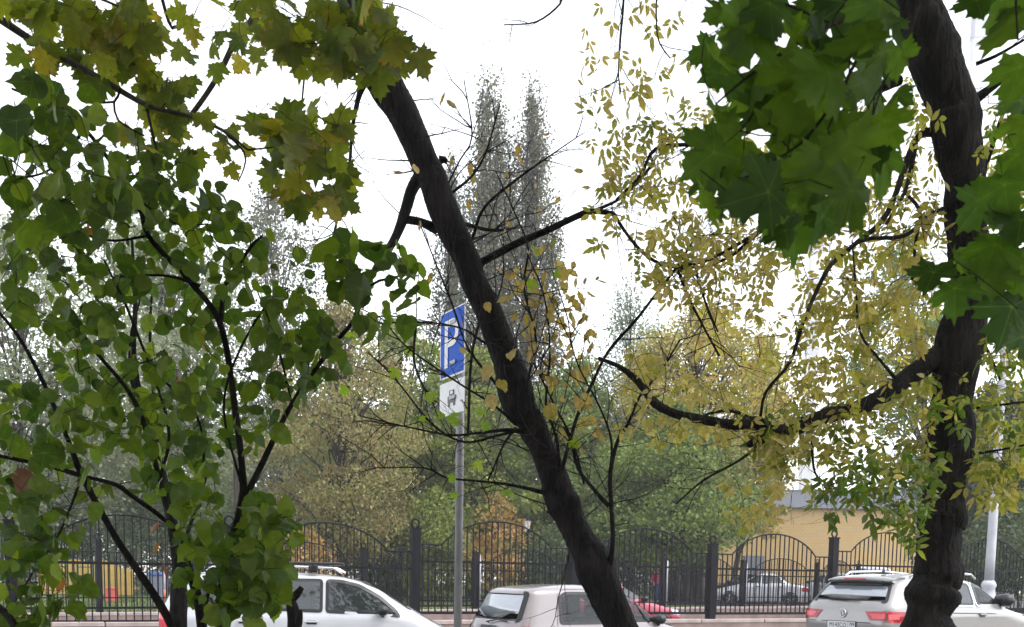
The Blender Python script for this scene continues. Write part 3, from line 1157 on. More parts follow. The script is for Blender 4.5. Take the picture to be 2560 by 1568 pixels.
MB().box((0, 0, .52), (.50, .5, .86), 0, 1.12).build('body', M['bin_grey'], root, bevel=.03)
MB().box((0, -.02, 1.02), (.60, .62, .13), 0, .85).build('lid', M['bin_blue'], root, bevel=.03)
for s in (-1, 1):
    MB().box((s * .2, .2, .06), (.07, .14, .12)).build('wheel', M['rubber'], root)
q = at_y(412, 1470, 36)
root = empty('orange_bollard', (q[0], 36, .38), 0, 'thin post with an orange lower sleeve beside the grey container', 'post')
MB().tube([(0, 0, 0), (0, 0, 1.25)], .035, 8).build('pole', M['galv'], root, True)
MB().tube([(0, 0, .1), (0, 0, .48)], .065, 10).build('sleeve', M['orange_paint'], root, True)
for px, lab in ((150, 'dark green play frame with ladder rungs by the yellow planks, further from the bin'), (214, 'dark green play frame with ladder rungs by the yellow planks, nearer the bin')):
    q = at_y(px, 1450, 40)
    root = empty('play_frame', (q[0], 40, .38), 0, lab, 'play frame')
    for s in (-.3, .3):
        MB().tube([(s, 0, 0), (s, 0, 1.35)], .04, 8).build('upright', M['green_paint'], root)
    for z in (.4, .8, 1.2):
        MB().tube([(-.3, 0, z), (.3, 0, z)], .025, 6).build('rung', M['green_paint'], root)
q = at_y(28, 1340, 62)
root = empty('pavilion', (q[0], 62, .38), 0, 'low pale kiosk with a flat roof at the park edge behind leaves', 'building')
MB().box((0, 1.5, 1.5), (4.2, 3, 3.0)).build('wall', M['wall_pale'], root)
MB().box((0, 1.5, 3.15), (4.8, 3.6, .3)).build('roof', M['tower_white'], root)
w1 = MB().box((.5, -.02, 1.7), (1.2, .05, 1.0)).build('window', M['plinth'], root)
MB().box((.5, -.05, 1.7), (1.06, .012, .86)).build('pane', M['glass_dark'], w1)


# ================================================================== VEHICLES
def inset(poly, d):
    p = [np.array(q, float) for q in poly]
    n = len(p)
    area = sum(p[i][0] * p[(i + 1) % n][1] - p[(i + 1) % n][0] * p[i][1] for i in range(n))
    s = 1 if area > 0 else -1
    out = []
    for i in range(n):
        a, b, c = p[i - 1], p[i], p[(i + 1) % n]
        e1, e2 = (b - a) / np.linalg.norm(b - a), (c - b) / np.linalg.norm(c - b)
        n1, n2_ = np.array([-e1[1], e1[0]]) * s, np.array([-e2[1], e2[0]]) * s
        m_ = n1 + n2_
        m_ = m_ / max(.35, (m_ @ m_) ** .5)
        k = d / max(.45, m_ @ n1)
        out.append(b + m_ * k)
    return out


def round_poly(poly, r, seg=3):
    out = []
    n = len(poly)
    for i in range(n):
        a, b, c = [np.array(poly[j % n], float) for j in (i - 1, i, i + 1)]
        la, lc = np.linalg.norm(a - b), np.linalg.norm(c - b)
        rr = min(r, la * .45, lc * .45)
        p0, p2 = b + (a - b) / la * rr, b + (c - b) / lc * rr
        for k in range(seg + 1):
            t = k / seg
            out.append(tuple((1 - t) ** 2 * p0 + 2 * t * (1 - t) * b + t * t * p2))
    return out


class Car:
    def __init__(self, name, label, loc, az, prof, W, paint, n=7.0, ring=144, nz=40, group=None, z_lift=0.0):
        self.root = empty(name, (loc[0], loc[1], z_lift), math.pi / 2 - az, label, 'car', group)
        self.zr, self.xr = zip(*prof['rear'])
        self.zf, self.xf = zip(*prof['front'])
        self.zw, self.w = zip(*W)
        self.n, self.paint, self.ring, self.nz = n, paint, ring, nz
        self.z0, self.z1 = W[0][0], W[-1][0]
        self.cut = []
        self._tab = {}

    def sl(self, z):
        z = np.clip(z, self.z0, self.z1)
        a, b, w = np.interp(z, self.zr, self.xr), np.interp(z, self.zf, self.xf), np.interp(z, self.zw, self.w)
        return (a + b) / 2, (b - a) / 2, w

    def ring_pt(self, th, z):
        xm, L, w = self.sl(z)
        c, s = math.cos(th), math.sin(th)
        e = 2 / self.n
        return np.array([xm + L * math.copysign(abs(c) ** e, c), w * math.copysign(abs(s) ** e, s), z])

    def side(self, x, z, sg=-1, off=.004):
        xm, L, w = self.sl(z)
        u = min(.999, abs((x - xm) / L))
        y = w * (1 - u ** self.n) ** (1 / self.n)
        return np.array([x, sg * (y + off), z + off * .3])

    def rearp(self, y, z, off=.006):
        xm, L, w = self.sl(z)
        u = min(.999, abs(y / w))
        return np.array([xm - L * (1 - u ** self.n) ** (1 / self.n) - off, y, z + off * .4])

    def frontp(self, y, z, off=.006):
        p = self.rearp(y, z, off)
        xm, L, w = self.sl(z)
        return np.array([2 * xm - p[0], y, z + off])

    def wrap(self, s, z, off=.006):
        """s metres round from the middle of the tail; positive towards the right side"""
        key = round(float(z), 3)
        if key not in self._tab:
            th = np.linspace(math.pi, 2 * math.pi, 260)
            pts = np.array([self.ring_pt(t, z) for t in th])
            self._tab[key] = (np.concatenate([[0], np.cumsum(np.linalg.norm(np.diff(pts, axis=0), axis=1))]), pts)
        cs, pts = self._tab[key]
        q = np.array([np.interp(abs(s), cs, pts[:, i]) for i in range(3)])
        q2 = np.array([np.interp(abs(s) + .02, cs, pts[:, i]) for i in range(3)])
        t = q2 - q
        nn = np.array([t[1], -t[0], 0])
        nn = -nn if nn[0] > 0 and abs(nn[0]) > abs(nn[1]) else nn
        if nn[1] > 0: nn = -nn
        nn /= np.linalg.norm(nn) + 1e-9
        q = q + nn * off
        if s < 0:
            q[1] = -q[1]
        return q

    def patch(self, name, poly, fn, mat, parent=None, cuts=2, hole=None, smooth=True, extra=0.0):
        bm = bmesh.new()
        vo = [bm.verts.new((p[0], p[1], 0)) for p in poly]
        ed = [bm.edges.new((vo[i], vo[(i + 1) % len(vo)])) for i in range(len(vo))]
        if hole is not None:
            for i in range(len(vo)):
                pass
            vh = [bm.verts.new((p[0], p[1], 0)) for p in hole]
            for e in ed: pass
            for i in range(len(vo)):
                j = (i + 1) % len(vo)
                bm.faces.new((vo[i], vo[j], vh[j], vh[i]))
        else:
            bmesh.ops.triangle_fill(bm, use_beauty=True, edges=ed)
            for _ in range(cuts):
                bmesh.ops.subdivide_edges(bm, edges=bm.edges[:], cuts=1, use_grid_fill=True)
        for v in bm.verts:
            v.co = Vector(fn(v.co.x, v.co.y))
        bmesh.ops.recalc_face_normals(bm, faces=bm.faces[:])
        me = bpy.data.meshes.new(name)
        bm.to_mesh(me); bm.free()
        me.materials.append(mat)
        if smooth:
            me.polygons.foreach_set("use_smooth", [True] * len(me.polygons))
        return link(name, me, parent or self.root)

    def window(self, name, poly, kind, mat, sg=-1, band=.05, trim=None):
        """kind side / rear / front: a glass pane with a dark border; the body behind is open"""
        poly = round_poly(poly, .06)
        fn = {'side': lambda a, b, o=.006: self.side(a, b, sg, o), 'rear': lambda a, b, o=.006: self.rearp(a, b, o), 'front': lambda a, b, o=.006: self.frontp(a, b, o)}[kind]
        inner = [tuple(q) for q in inset(poly, band)]
        g = self.patch(name, inner, lambda a, b: fn(a, b, .005), mat, cuts=1)
        self.patch('frame', poly, lambda a, b: fn(a, b, .007), M['plastic'], g, hole=inner, smooth=False)
        if trim is not None:
            o2 = [tuple(q) for q in inset(poly, -.022)]
            self.patch('trim', o2, lambda a, b: fn(a, b, .0095), trim, g, hole=poly, smooth=False)
        self.cut.append((kind, sg, [tuple(q) for q in inset(poly, band * .3)]))
        return g

    def body(self):
        zs = list(np.linspace(self.z0, self.z1, self.nz))
        zm_ = (self.z0 + self.z1) / 2
        tt = np.linspace(0, 2 * math.pi, 4001)      # even spacing round the car
        pp_ = np.array([self.ring_pt(t, zm_) for t in tt])
        cs_ = np.concatenate([[0], np.cumsum(np.linalg.norm(np.diff(pp_, axis=0), axis=1))])
        ths = np.interp(np.arange(self.ring) / self.ring * cs_[-1], cs_, tt)
        V = [self.ring_pt(t, z) for z in zs for t in ths]
        V = np.array(V)
        F = []
        R_ = self.ring
        kill = np.zeros((self.nz - 1, R_), bool)
        for kind, sg, poly in self.cut:
            if kind == 'side':
                ins = inside(poly, V[:, 0], V[:, 2]) & (np.sign(V[:, 1]) == sg)
            elif kind == 'rear':
                ins = inside(poly, V[:, 1], V[:, 2]) & (V[:, 0] < 0)
            else:
                ins = inside(poly, V[:, 1], V[:, 2]) & (V[:, 0] > 0)
            g = ins.reshape(self.nz, R_)
            g2 = np.roll(g, -1, 1)
            kill |= g[:-1] & g[1:] & g2[:-1] & g2[1:]
        for i in range(self.nz - 1):
            for k in range(R_):
                if kill[i, k]:
                    continue
                k2 = (k + 1) % R_
                F.append((i * R_ + k, i * R_ + k2, (i + 1) * R_ + k2, (i + 1) * R_ + k))
        F.append(tuple(range(R_ - 1, -1, -1)))
        F.append(tuple((self.nz - 1) * R_ + k for k in range(R_)))
        mb = MB()
        mb.add(V, F)
        o = mb.build('body', self.paint, self.root, True)
        return o

    def wheel(self, x, y, r=.31, w=.2, spokes=5):
        h = empty('wheel', (x, y, r))
        h.parent = self.root
        sg = 1 if y > 0 else -1
        def ringm(name, prof, mat, sides=24):
            mb = MB().lathe((0, 0, 0), prof, sides)
            o = mb.build(name, mat, h, True)
            o.rotation_euler = (R(-90) * sg, 0, 0)
            return o
        ringm('tyre', [(r * .66, -w / 2), (r * .94, -w / 2), (r, -w / 4), (r, w / 4), (r * .94, w / 2), (r * .66, w / 2 - .01)], M['rubber'])
        ringm('rim', [(r * .65, w / 2 - .05), (r * .65, w / 2 - .02), (r * .62, w / 2 - .02), (r * .58, w / 2 - .07)], M['rim'])
        for k in range(spokes):
            a = 2 * math.pi * k / spokes
            mb = MB().box((0, 0, r * .32), (r * .16, .03, r * .6))
            o = mb.build('spoke', M['rim'], h)
            o.rotation_euler = (0, a, 0)
            o.location = (0, sg * (w / 2 - .025), 0)
        return h

    def arch(self, x, r, sg):
        pts = [(x + r * math.cos(a), .0 + r * .86 + r * math.sin(a)) for a in np.linspace(-.35, math.pi + .35, 20)]
        pts = [(a, max(self.z0 + .01, b)) for a, b in pts]
        self.patch('wheel_arch', pts, lambda a, b: self.side(a, b, sg, .006), M['rubber'], cuts=1)

    def wheels(self, xf, xr, r=.31, tread=None):
        for x in (xf, xr):
            for sg in (-1, 1):
                w = self.side(x, .5, 1)[1]
                self.arch(x, r * 1.16, sg)
                self.wheel(x, sg * (w - .085), r)

    def interior(self, seats=((.25, -.36), (.25, .36), (-.65, -.36), (-.65, .36)), zs=.55, top=1.18):
        fl = MB().box((0, 0, .38), (2.9, 1.25, .06)).build('floor_pan', M['seat'], self.root)
        MB().box((1.05, 0, .78), (.35, 1.2, .32), 0, .9).build('dashboard', M['seat'], self.root, bevel=.04)
        for x, y in seats:
            s = MB().box((x, y, zs - .05), (.5, .48, .16)).box((x - .25, y, (zs + top - .16) / 2), (.14, .46, top - .16 - zs)).build('seat', M['seat'], self.root, bevel=.05)
            MB().box((x - .27, y, top + .01), (.10, .26, .19)).build('headrest', M['seat'], s, bevel=.04)

    def handle(self, x, z, sg=-1, mat=None):
        p = self.side(x, z, sg, .022)
        MB().box(tuple(p), (.19, .03, .028)).build('door_handle', mat or self.paint, self.root, bevel=.01)
        q = self.side(x, z - .005, sg, .003)
        MB().box(tuple(q), (.15, .008, .06)).build('handle_recess_shade', M['plastic'], self.root, bevel=.003)  # dark plate stands in for the shade in the handle recess

    def mirror(self, x, z, sg=-1, mat=None, s=1.0):
        p = self.side(x, z, sg, .10 * s)
        mb = MB().lathe((0, 0, 0), [(.02, -.13), (.075, -.10), (.095, 0), (.085, .07), (.03, .11)], 12)
        o = mb.build('door_mirror', mat or M['plastic'], self.root, True)
        o.rotation_euler = (R(90), 0, 0)
        o.location = tuple(p)
        o.scale = (s, s * .85, s)
        q = self.side(x, z - .06, sg, .01)
        MB().tube([tuple(q), (p[0], p[1], p[2] - .04)], .025, 6).build('mirror_stalk', M['plastic'], o) .matrix_parent_inverse = o.matrix_basis.inverted()

    def seam(self, pts, sg=-1, w=.006):
        """a shut line along the flank"""
        a = [self.side(x, z, sg, .0015) for x, z in pts]
        MB().tube(a, w / 2, 4).build('shut_line', M['rubber'], self.root)


def sub(z0, z1, n, f):
    return [(z, f(z)) for z in np.linspace(z0, z1, n)]


def text_mesh(name, txt, size, mat, parent, loc, rot, align='CENTER', xs=1.0):
    cu = bpy.data.curves.new(name, 'FONT')
    cu.body = txt
    cu.size = size
    cu.align_x = align
    cu.align_y = 'CENTER'
    cu.extrude = .0008
    to = bpy.data.objects.new(name, cu)
    COL.objects.link(to)
    dg = bpy.context.evaluated_depsgraph_get()
    me = bpy.data.meshes.new_from_object(to.evaluated_get(dg))
    bpy.data.objects.remove(to)
    me.materials.clear()
    me.materials.append(mat)
    o = link(name, me, parent)
    o.location, o.rotation_euler = loc, rot
    o.scale = (xs, 1, 1)
    return o


M['paint_white'] = mat_paint('paint_white', (.56, .56, .60, 1))
M['paint_beige'] = mat_paint('paint_beige', (.27, .24, .245, 1), .25)
M['paint_silver'] = mat_paint('paint_silver', (.30, .29, .285, 1), .4)
M['paint_sedan'] = mat_paint('paint_sedan', (.55, .55, .60, 1), .2)
M['paint_red'] = mat_paint('paint_red', (.45, .045, .09, 1), .1)
M['paint_dark'] = mat_paint('paint_dark', (.02, .022, .026, 1))

# ---- white people carrier
c = Car('people_carrier', 'white people carrier with roof rails, side on, partly behind the leafy shrub', (-3.12, 16.0), R(83),
        dict(rear=[(.22, -2.05), (.35, -2.17), (.5, -2.22), (.95, -2.22), (1.05, -2.17), (1.45, -1.97), (1.53, -1.86), (1.57, -1.7), (1.605, -1.2)],
             front=[(.22, 2.08), (.4, 2.22), (.55, 2.24), (.66, 2.19), (.75, 2.07), (.85, 1.90), (.97, 1.68), (1.18, 1.34), (1.37, 1.02), (1.48, .75), (1.55, .42), (1.59, .05), (1.605, -.3)]),
        [(.22, .80), (.35, .86), (.6, .89), (.92, .885), (1.0, .855), (1.48, .70), (1.55, .64), (1.585, .54), (1.605, .38)], M['paint_white'])
c.window('side_window', [(.24, 1.01), (1.36, .95), (1.30, 1.06), (1.05, 1.27), (.74, 1.44), (.48, 1.50), (.24, 1.51)], 'side', M['glass_dark'], band=.045)
c.window('side_window', [(-.78, 1.04), (.20, 1.01), (.20, 1.51), (-.70, 1.51)], 'side', M['glass_dark'], band=.045)
c.window('side_window', [(-1.80, 1.07), (-.84, 1.045), (-.76, 1.50), (-1.60, 1.46)], 'side', M['glass_dark'], band=.045)
for pl in ([(.24, 1.01), (1.30, .97), (1.0, 1.27), (.60, 1.47), (.24, 1.51)], [(-.78, 1.04), (.20, 1.01), (.20, 1.51), (-.70, 1.51)], [(-1.80, 1.07), (-.84, 1.045), (-.76, 1.50), (-1.60, 1.46)]):
    c.window('side_window', pl, 'side', M['glass_dark'], 1, .045)
c.window('rear_window', [(-.62, 1.08), (.62, 1.08), (.52, 1.47), (-.52, 1.47)], 'rear', M['glass_sky'])
c.window('windscreen', [(-.66, 1.06), (.66, 1.06), (.52, 1.47), (-.52, 1.47)], 'front', M['glass_dark'])
c.body()
c.interior()
for s in (1, -1):
    c.patch('tail_lamp', [(s * .66, .74), (s * .98, .74), (s * 1.10, .90), (s * .98, 1.02), (s * .70, 1.02)], lambda a, b: c.wrap(a, b, .008), M['lamp_red_light'])
for x in (.02, -.95):
    c.handle(x + .02, .875)
    c.seam([(x + .28, .35), (x + .28, .98)])
c.seam([(-1.05 + 2.18, .35), (1.16, .6), (1.30, .94)])
c.mirror(1.08, 1.03)
for s in (-1, 1):
    r = c.root
    rail = MB().tube([(-1.5, s * .60, 1.60), (-1.42, s * .60, 1.66), (-.4, s * .61, 1.69), (.35, s * .60, 1.67), (.48, s * .59, 1.60)], .018, 8).build('roof_rail', M['chrome'], c.root, True)
for x in (-.9, .05):
    MB().tube([(x, -.68, 1.70), (x, .68, 1.70)], .02, 8).build('roof_bar', M['plastic'], c.root)
MB().box((-.45, -.35, 1.735), (1.9, .28, .045)).build('ski_carrier', M['plastic'], c.root, bevel=.02)
MB().box((-.95 + 1.0, -.60, 1.66), (.14, .09, .11)).build('roof_bar_foot', M['plastic'], c.root, bevel=.02)
c.wheels(1.33, -1.33, .32)
for s in (-1, 1):
    c.patch('headlamp', [(1.75, .62), (2.12, .60), (2.02, .74), (1.78, .78)], lambda a, b, s=s: c.side(a, b, s, .006), M['lamp_clear'])

# ---- small beige hatchback
c = Car('small_hatchback', 'small beige silver hatchback behind the leaning trunk, tail lamp towards the pole', (1.09, 15.2), R(56),
        dict(rear=[(.22, -1.60), (.35, -1.72), (.5, -1.76), (.82, -1.75), (.95, -1.70), (1.0, -1.675), (1.40, -1.45), (1.45, -1.33), (1.48, -1.0), (1.495, -.7)],
             front=[(.22, 1.62), (.4, 1.74), (.55, 1.74), (.68, 1.69), (.78, 1.62), (.86, 1.40), (.92, 1.12), (1.0, .92), (1.40, .30), (1.45, .12), (1.48, -.1), (1.495, -.4)]),
        [(.22, .64), (.35, .70), (.55, .735), (.90, .735), (.96, .71), (1.38, .575), (1.44, .53), (1.475, .44), (1.495, .30)], M['paint_beige'], 6.0)
c.window('side_window', [(-1.02, .95), (-.08, .95), (-.12, 1.40), (-.86, 1.40), (-.98, 1.33)], 'side', M['glass_clear'], band=.04)
c.window('side_window', [(.02, .95), (.98, .93), (.78, 1.05), (.38, 1.30), (.22, 1.385), (-.02, 1.40)], 'side', M['glass_clear'], band=.04)
c.window('side_window', [(-1.02, .95), (-.08, .95), (-.12, 1.40), (-.86, 1.40), (-.98, 1.33)], 'side', M['glass_clear'], 1, band=.04)
c.window('side_window', [(.02, .95), (.90, .95), (.38, 1.30), (.22, 1.385), (-.02, 1.40)], 'side', M['glass_clear'], 1, band=.04)
c.window('rear_window', [(-.60, .98), (.60, .98), (.50, 1.40), (-.50, 1.40)], 'rear', M['glass_sky'], band=.055)
c.window('windscreen', [(-.58, .98), (.58, .98), (.48, 1.37), (-.48, 1.37)], 'front', M['glass_clear'])
c.body()
c.interior(((.12, -.32), (.12, .32), (-.75, -.32), (-.75, .32)), .5, 1.12)
for s in (1, -1):
    c.patch('tail_lamp', round_poly([(s * .55, .70), (s * .84, .70), (s * .90, .84), (s * .80, .935), (s * .58, .925)], .08), lambda a, b: c.wrap(a, b, .012), M['lamp_red'])
    c.patch('headlamp', round_poly([(1.45, .58), (1.66, .58), (1.60, .72), (1.45, .76)], .05), lambda a, b, s=s: c.side(a, b, s, .006), M['lamp_clear'])
c.patch('tailgate_handle', [(-.22, .83), (.18, .83), (.18, .92), (-.22, .92)], lambda a, b: c.rearp(a, b, .02), M['plastic'])
c.mirror(.78, .985, -1, M['plastic'], .9)
c.seam([(-1.10, .5), (-1.06, .93), (-.98, 1.36), (-.86, 1.43), (-.1, 1.43)])
c.seam([(-.03, .35), (-.03, .95)])
q = c.side(-.93, .87, -1, .004)
MB().box(tuple(q), (.2, .02, .055)).build('door_handle', M['plastic'], c.root, bevel=.018)
q = c.side(.14, .86, -1, .004)
MB().box(tuple(q), (.2, .02, .055)).build('door_handle', M['plastic'], c.root, bevel=.018)
a0, a1, a2 = c.rearp(.05, .96, .03), c.rearp(-.20, 1.0, .03), c.rearp(-.42, .985, .03)
MB().tube([c.rearp(.02, .955, .012), a0, a1, a2], .011, 6).build('wiper', M['plastic'], c.root)
c.wheels(1.15, -1.18, .27)
# the divider of the front door's quarter light
MB().tube([c.side(.60, .96, -1, .014), c.side(.44, 1.25, -1, .014)], .012, 5).build('quarter_divider', M['plastic'], c.root)

# ---- silver estate with the number plate
c = Car('silver_suv', 'silver sport utility car with roof rails and plate M143CO 799 behind the thick trunk', (7.0, 17.4), R(55),
        dict(rear=[(.25, -2.02), (.4, -2.16), (.5, -2.22), (.86, -2.245), (1.05, -2.215), (1.12, -2.185), (1.18, -2.14), (1.48, -1.86), (1.55, -1.74), (1.60, -1.55), (1.635, -1.15)],
             front=[(.25, 2.05), (.45, 2.22), (.7, 2.22), (.88, 2.1), (.98, 1.80), (1.04, 1.40), (1.10, 1.12), (1.18, .98), (1.48, .42), (1.56, .12), (1.60, -.1), (1.635, -.5)]),
        [(.25, .84), (.4, .89), (.7, .918), (1.0, .918), (1.10, .895), (1.16, .865), (1.46, .745), (1.54, .69), (1.60, .58), (1.635, .40)], M['paint_silver'], 7.5, z_lift=.10)
c.window('side_window', [(-1.72, 1.235), (-1.02, 1.17), (-1.0, 1.50), (-1.50, 1.475), (-1.66, 1.40)], 'side', M['glass_dark'], band=.04, trim=M['chrome'])
c.window('side_window', [(-.94, 1.165), (-.04, 1.15), (-.04, 1.51), (-.92, 1.505)], 'side', M['glass_dark'], band=.04, trim=M['chrome'])
c.window('side_window', [(.03, 1.15), (1.0, 1.125), (.80, 1.25), (.52, 1.40), (.28, 1.485), (.03, 1.51)], 'side', M['glass_clear'], band=.055, trim=M['chrome'])
for pl in ([(-1.66, 1.235), (-1.02, 1.17), (-1.0, 1.50), (-1.52, 1.47)], [(-.94, 1.165), (-.04, 1.15), (-.04, 1.51), (-.92, 1.505)], [(.03, 1.15), (.95, 1.15), (.52, 1.40), (.28, 1.485), (.03, 1.51)]):
    c.window('side_window', pl, 'side', M['glass_dark'], 1, .04)
c.window('rear_window', [(-.70, 1.185), (.70, 1.185), (.585, 1.485), (-.585, 1.485)], 'rear', M['glass_sky'], band=.045)
c.window('windscreen', [(-.70, 1.17), (.70, 1.17), (.58, 1.49), (-.58, 1.49)], 'front', M['glass_dark'])
c.body()
c.interior(zs=.62, top=1.30)
for s in (1, -1):
    tl = c.patch('tail_lamp', [(s * .40, 1.055), (s * .74, 1.065), (s * .74, .925), (s * .50, .925)], lambda a, b: c.wrap(a, b, .012), M['lamp_red'])
    c.patch('lens', [(s * .50, 1.025), (s * .73, 1.025), (s * .73, .95), (s * .55, .95)], lambda a, b: c.wrap(a, b, .016), M['lamp_red_light'], tl, 1)
    tl = c.patch('tail_lamp', [(s * .755, 1.065), (s * 1.04, 1.06), (s * 1.16, 1.0), (s * 1.27, .89), (s * .80, .89), (s * .755, .92)], lambda a, b: c.wrap(a, b, .012), M['lamp_red'])
    c.patch('lens', [(s * .77, 1.02), (s * .95, 1.02), (s * .95, .94), (s * .79, .94)], lambda a, b: c.wrap(a, b, .016), M['lamp_red_light'], tl, 1)
    c.patch('lens', [(s * .82, .912), (s * 1.18, .912), (s * 1.20, .90), (s * .83, .898)], lambda a, b: c.wrap(a, b, .016), M['lamp_red_light'], tl, 1)
    MB().tube([(-1.42, s * .60, 1.60), (-1.30, s * .605, 1.66), (-.4, s * .63, 1.685), (.25, s * .60, 1.65), (.40, s * .59, 1.58)], .019, 8).build('roof_rail', M['chrome'], c.root, True)
    c.patch('headlamp', [(1.72, .80), (2.06, .74), (2.0, .88), (1.76, .92)], lambda a, b, s=s: c.side(a, b, s, .006), M['lamp_clear'])
# roof spoiler with the high brake lamp
mb = MB()
pr = [(-1.55, 1.612), (-1.80, 1.60), (-1.97, 1.565), (-1.96, 1.53), (-1.80, 1.505)]
vs = [(x + (.10 if abs(y) > .5 else 0) * (1 if x < -1.6 else 0), y * (1 if x > -1.6 else .97), z - .03 * (y / .62) ** 2) for y in np.linspace(-.62, .62, 9) for x, z in pr]
fs = [(i * 5 + k, i * 5 + k + 1, (i + 1) * 5 + k + 1, (i + 1) * 5 + k) for i in range(8) for k in range(4)] + [(0, 1, 2, 3, 4), tuple(40 + k for k in (4, 3, 2, 1, 0))]
mb.add(vs, fs)
sp = mb.build('spoiler', M['paint_silver'], c.root, True)
MB().box((-1.968, 0, 1.547), (.02, .40, .024)).build('brake_lamp', M['lamp_red'], sp)
MB().box((-1.90, 0, 1.512), (.10, 1.0, .012)).build('spoiler_lip', M['plastic'], sp)
# tail: dark strip as crease shade, plate recess, plate, badge, wiper
c.patch('tailgate_crease_shade', [(-.52, .872), (.62, .872), (.62, .884), (-.52, .884)], lambda a, b: c.rearp(a, b, .008), M['plastic'], cuts=1)
p0 = c.rearp(0, .80, 0)
tilt = math.atan2(c.rearp(0, .88, 0)[0] - c.rearp(0, .72, 0)[0], .16)
pl = MB().box((0, 0, 0), (.012, .535, .125)).build('number_plate', M['plastic'], c.root, bevel=.003)
pl.location, pl.rotation_euler = (p0[0] - .014, 0, .83), (0, tilt, 0)
MB().box((-.008, 0, 0), (.006, .515, .106)).build('plate_face', M['plate'], pl)
RX = (R(90), 0, R(-90))
text_mesh('plate_text', 'M143CO', .098, M['sign_black'], pl, (-.0125, .062, -.004), RX, xs=.86)
text_mesh('plate_text', '799', .078, M['sign_black'], pl, (-.0125, -.198, .012), RX, xs=.86)
text_mesh('plate_text', 'RUS', .026, M['sign_black'], pl, (-.0125, -.20, -.038), RX)
MB().box((-.0115, -.128, 0), (.002, .004, .10)).build('plate_line', M['sign_black'], pl)
q = c.rearp(0, 1.005, .02)
bd = MB().tube([(q[0], .062 * math.cos(a), q[2] + .062 * math.sin(a)) for a in np.linspace(0, 2 * math.pi, 25)], .007, 6, False).build('badge', M['chrome'], c.root, True)
for pts in ([(.030, .046), (0, .008), (-.030, .046)], [(.054, .022), (.026, -.048), (0, .0), (-.026, -.048), (-.054, .022)]):
    MB().tube([(q[0] - .002, y, q[2] + z) for y, z in pts], .006, 5).build('badge_letter', M['chrome'], bd)
w0 = [c.rearp(y, z, .028) for y, z in ((-.22, 1.215), (.0, 1.222), (.36, 1.235))]
MB().tube(w0, .013, 6).build('wiper', M['plastic'], c.root)
MB().tube([c.rearp(y, z, .02) for y, z in ((.02, 1.222), (.36, 1.235))], .024, 6).build('wiper_arm', M['plastic'], c.root)
MB().lathe((-1.25, 0, 1.635), [(.05, 0), (.03, .03), (.012, .10)], 10).build('antenna', M['plastic'], c.root, True)
c.mirror(.86, 1.20, -1, M['plastic'], 1.35)
c.mirror(.86, 1.20, 1, M['plastic'], 1.2)
MB().tube([c.side(x, z, -1, .004) for x, z in ((-1.95, 1.055), (-1.0, 1.04), (.3, 1.02), (1.5, .98))], .007, 5).build('waist_crease_shade', M['plastic'], c.root)  # dark line stands in for shade along the waist crease
for x in (.14, -.86):
    c.handle(x, 1.0, -1, M['paint_silver'])
    c.seam([(x - .13, .4), (x - .13, 1.12)])
c.seam([(1.05, .5), (1.05, 1.09)])
c.wheels(1.38, -1.36, .35)

# ---- cars beyond the railings
def plain_car(name, label, loc, az, paint, s=1.0, z=0.0, H=1.45, hatch=False, group='cars parked beyond the railings'):
    L = 2.1 * s
    k = H / 1.45
    rear = [(.22, -L * .96), (.5, -L), (.8 * k, -L * .97), (.92 * k, -L * (.93 if hatch else .88)), (.97 * k, -L * (.90 if hatch else .60)), (1.34 * k, -L * (.74 if hatch else .34)), (1.42 * k, -L * (.55 if hatch else .2)), (H, -L * .1)]
    front = [(.22, L * .96), (.5, L), (.7 * k, L * .93), (.85 * k, L * .62), (.93 * k, L * .46), (1.34 * k, L * .10), (1.42 * k, -L * .02), (H, -L * .08)]
    w = .85
    c = Car(name, label, loc, az, dict(rear=rear, front=front), [(.22, w * .92), (.5, w), (.88 * k, w), (.96 * k, w * .95), (1.34 * k, w * .76), (1.41 * k, w * .66), (H, w * .4)], paint, 6.0, 80, 26, group, z)
    xr_ = -L * (.82 if hatch else .50)
    for sg in (-1, 1):
        c.window('side_window', [(0, .97 * k), (L * .38, .96 * k), (L * .13, 1.32 * k), (0, 1.34 * k)], 'side', M['glass_dark'], sg, .05)
        c.window('side_window', [(xr_, .98 * k), (-.06, .97 * k), (-.06, 1.34 * k), (xr_ + .28, 1.32 * k)], 'side', M['glass_dark'], sg, .05)
    c.window('windscreen', [(-.62, 1.0 * k), (.62, 1.0 * k), (.5, 1.32 * k), (-.5, 1.32 * k)], 'front', M['glass_dark'])
    c.window('rear_window', [(-.6, 1.0 * k), (.6, 1.0 * k), (.5, 1.32 * k), (-.5, 1.32 * k)], 'rear', M['glass_dark'])
    c.body()
    c.interior()
    c.wheels(L * .62, -L * .60, .30)
    for sg in (-1, 1):
        c.patch('headlamp', [(L * .78, .58 * k), (L * .95, .56 * k), (L * .90, .70 * k), (L * .76, .74 * k)], lambda a, b: c.side(a, b, sg, .006), M['lamp_clear'])
        c.patch('tail_lamp', [(sg * .6, .66 * k), (sg * .95, .66 * k), (sg * .95, .84 * k), (sg * .6, .84 * k)], lambda a, b: c.wrap(a, b, .008), M['lamp_red'])
        c.mirror(L * .34, .98 * k, sg)
        c.handle(.08, .86 * k, sg); c.handle(-.8 * s, .86 * k, sg)
    c.patch('grille', [(-.42, .46), (.42, .46), (.42, .60), (-.42, .60)], lambda a, b: c.frontp(a, b, .006), M['plastic'])
    MB().box((L + .005, 0, .38), (.02, .5, .11)).build('number_plate', M['plate'], c.root)
    return c


def spot(px, py, Y):
    q = at_y(px, py, Y)
    return (q[0], Y)


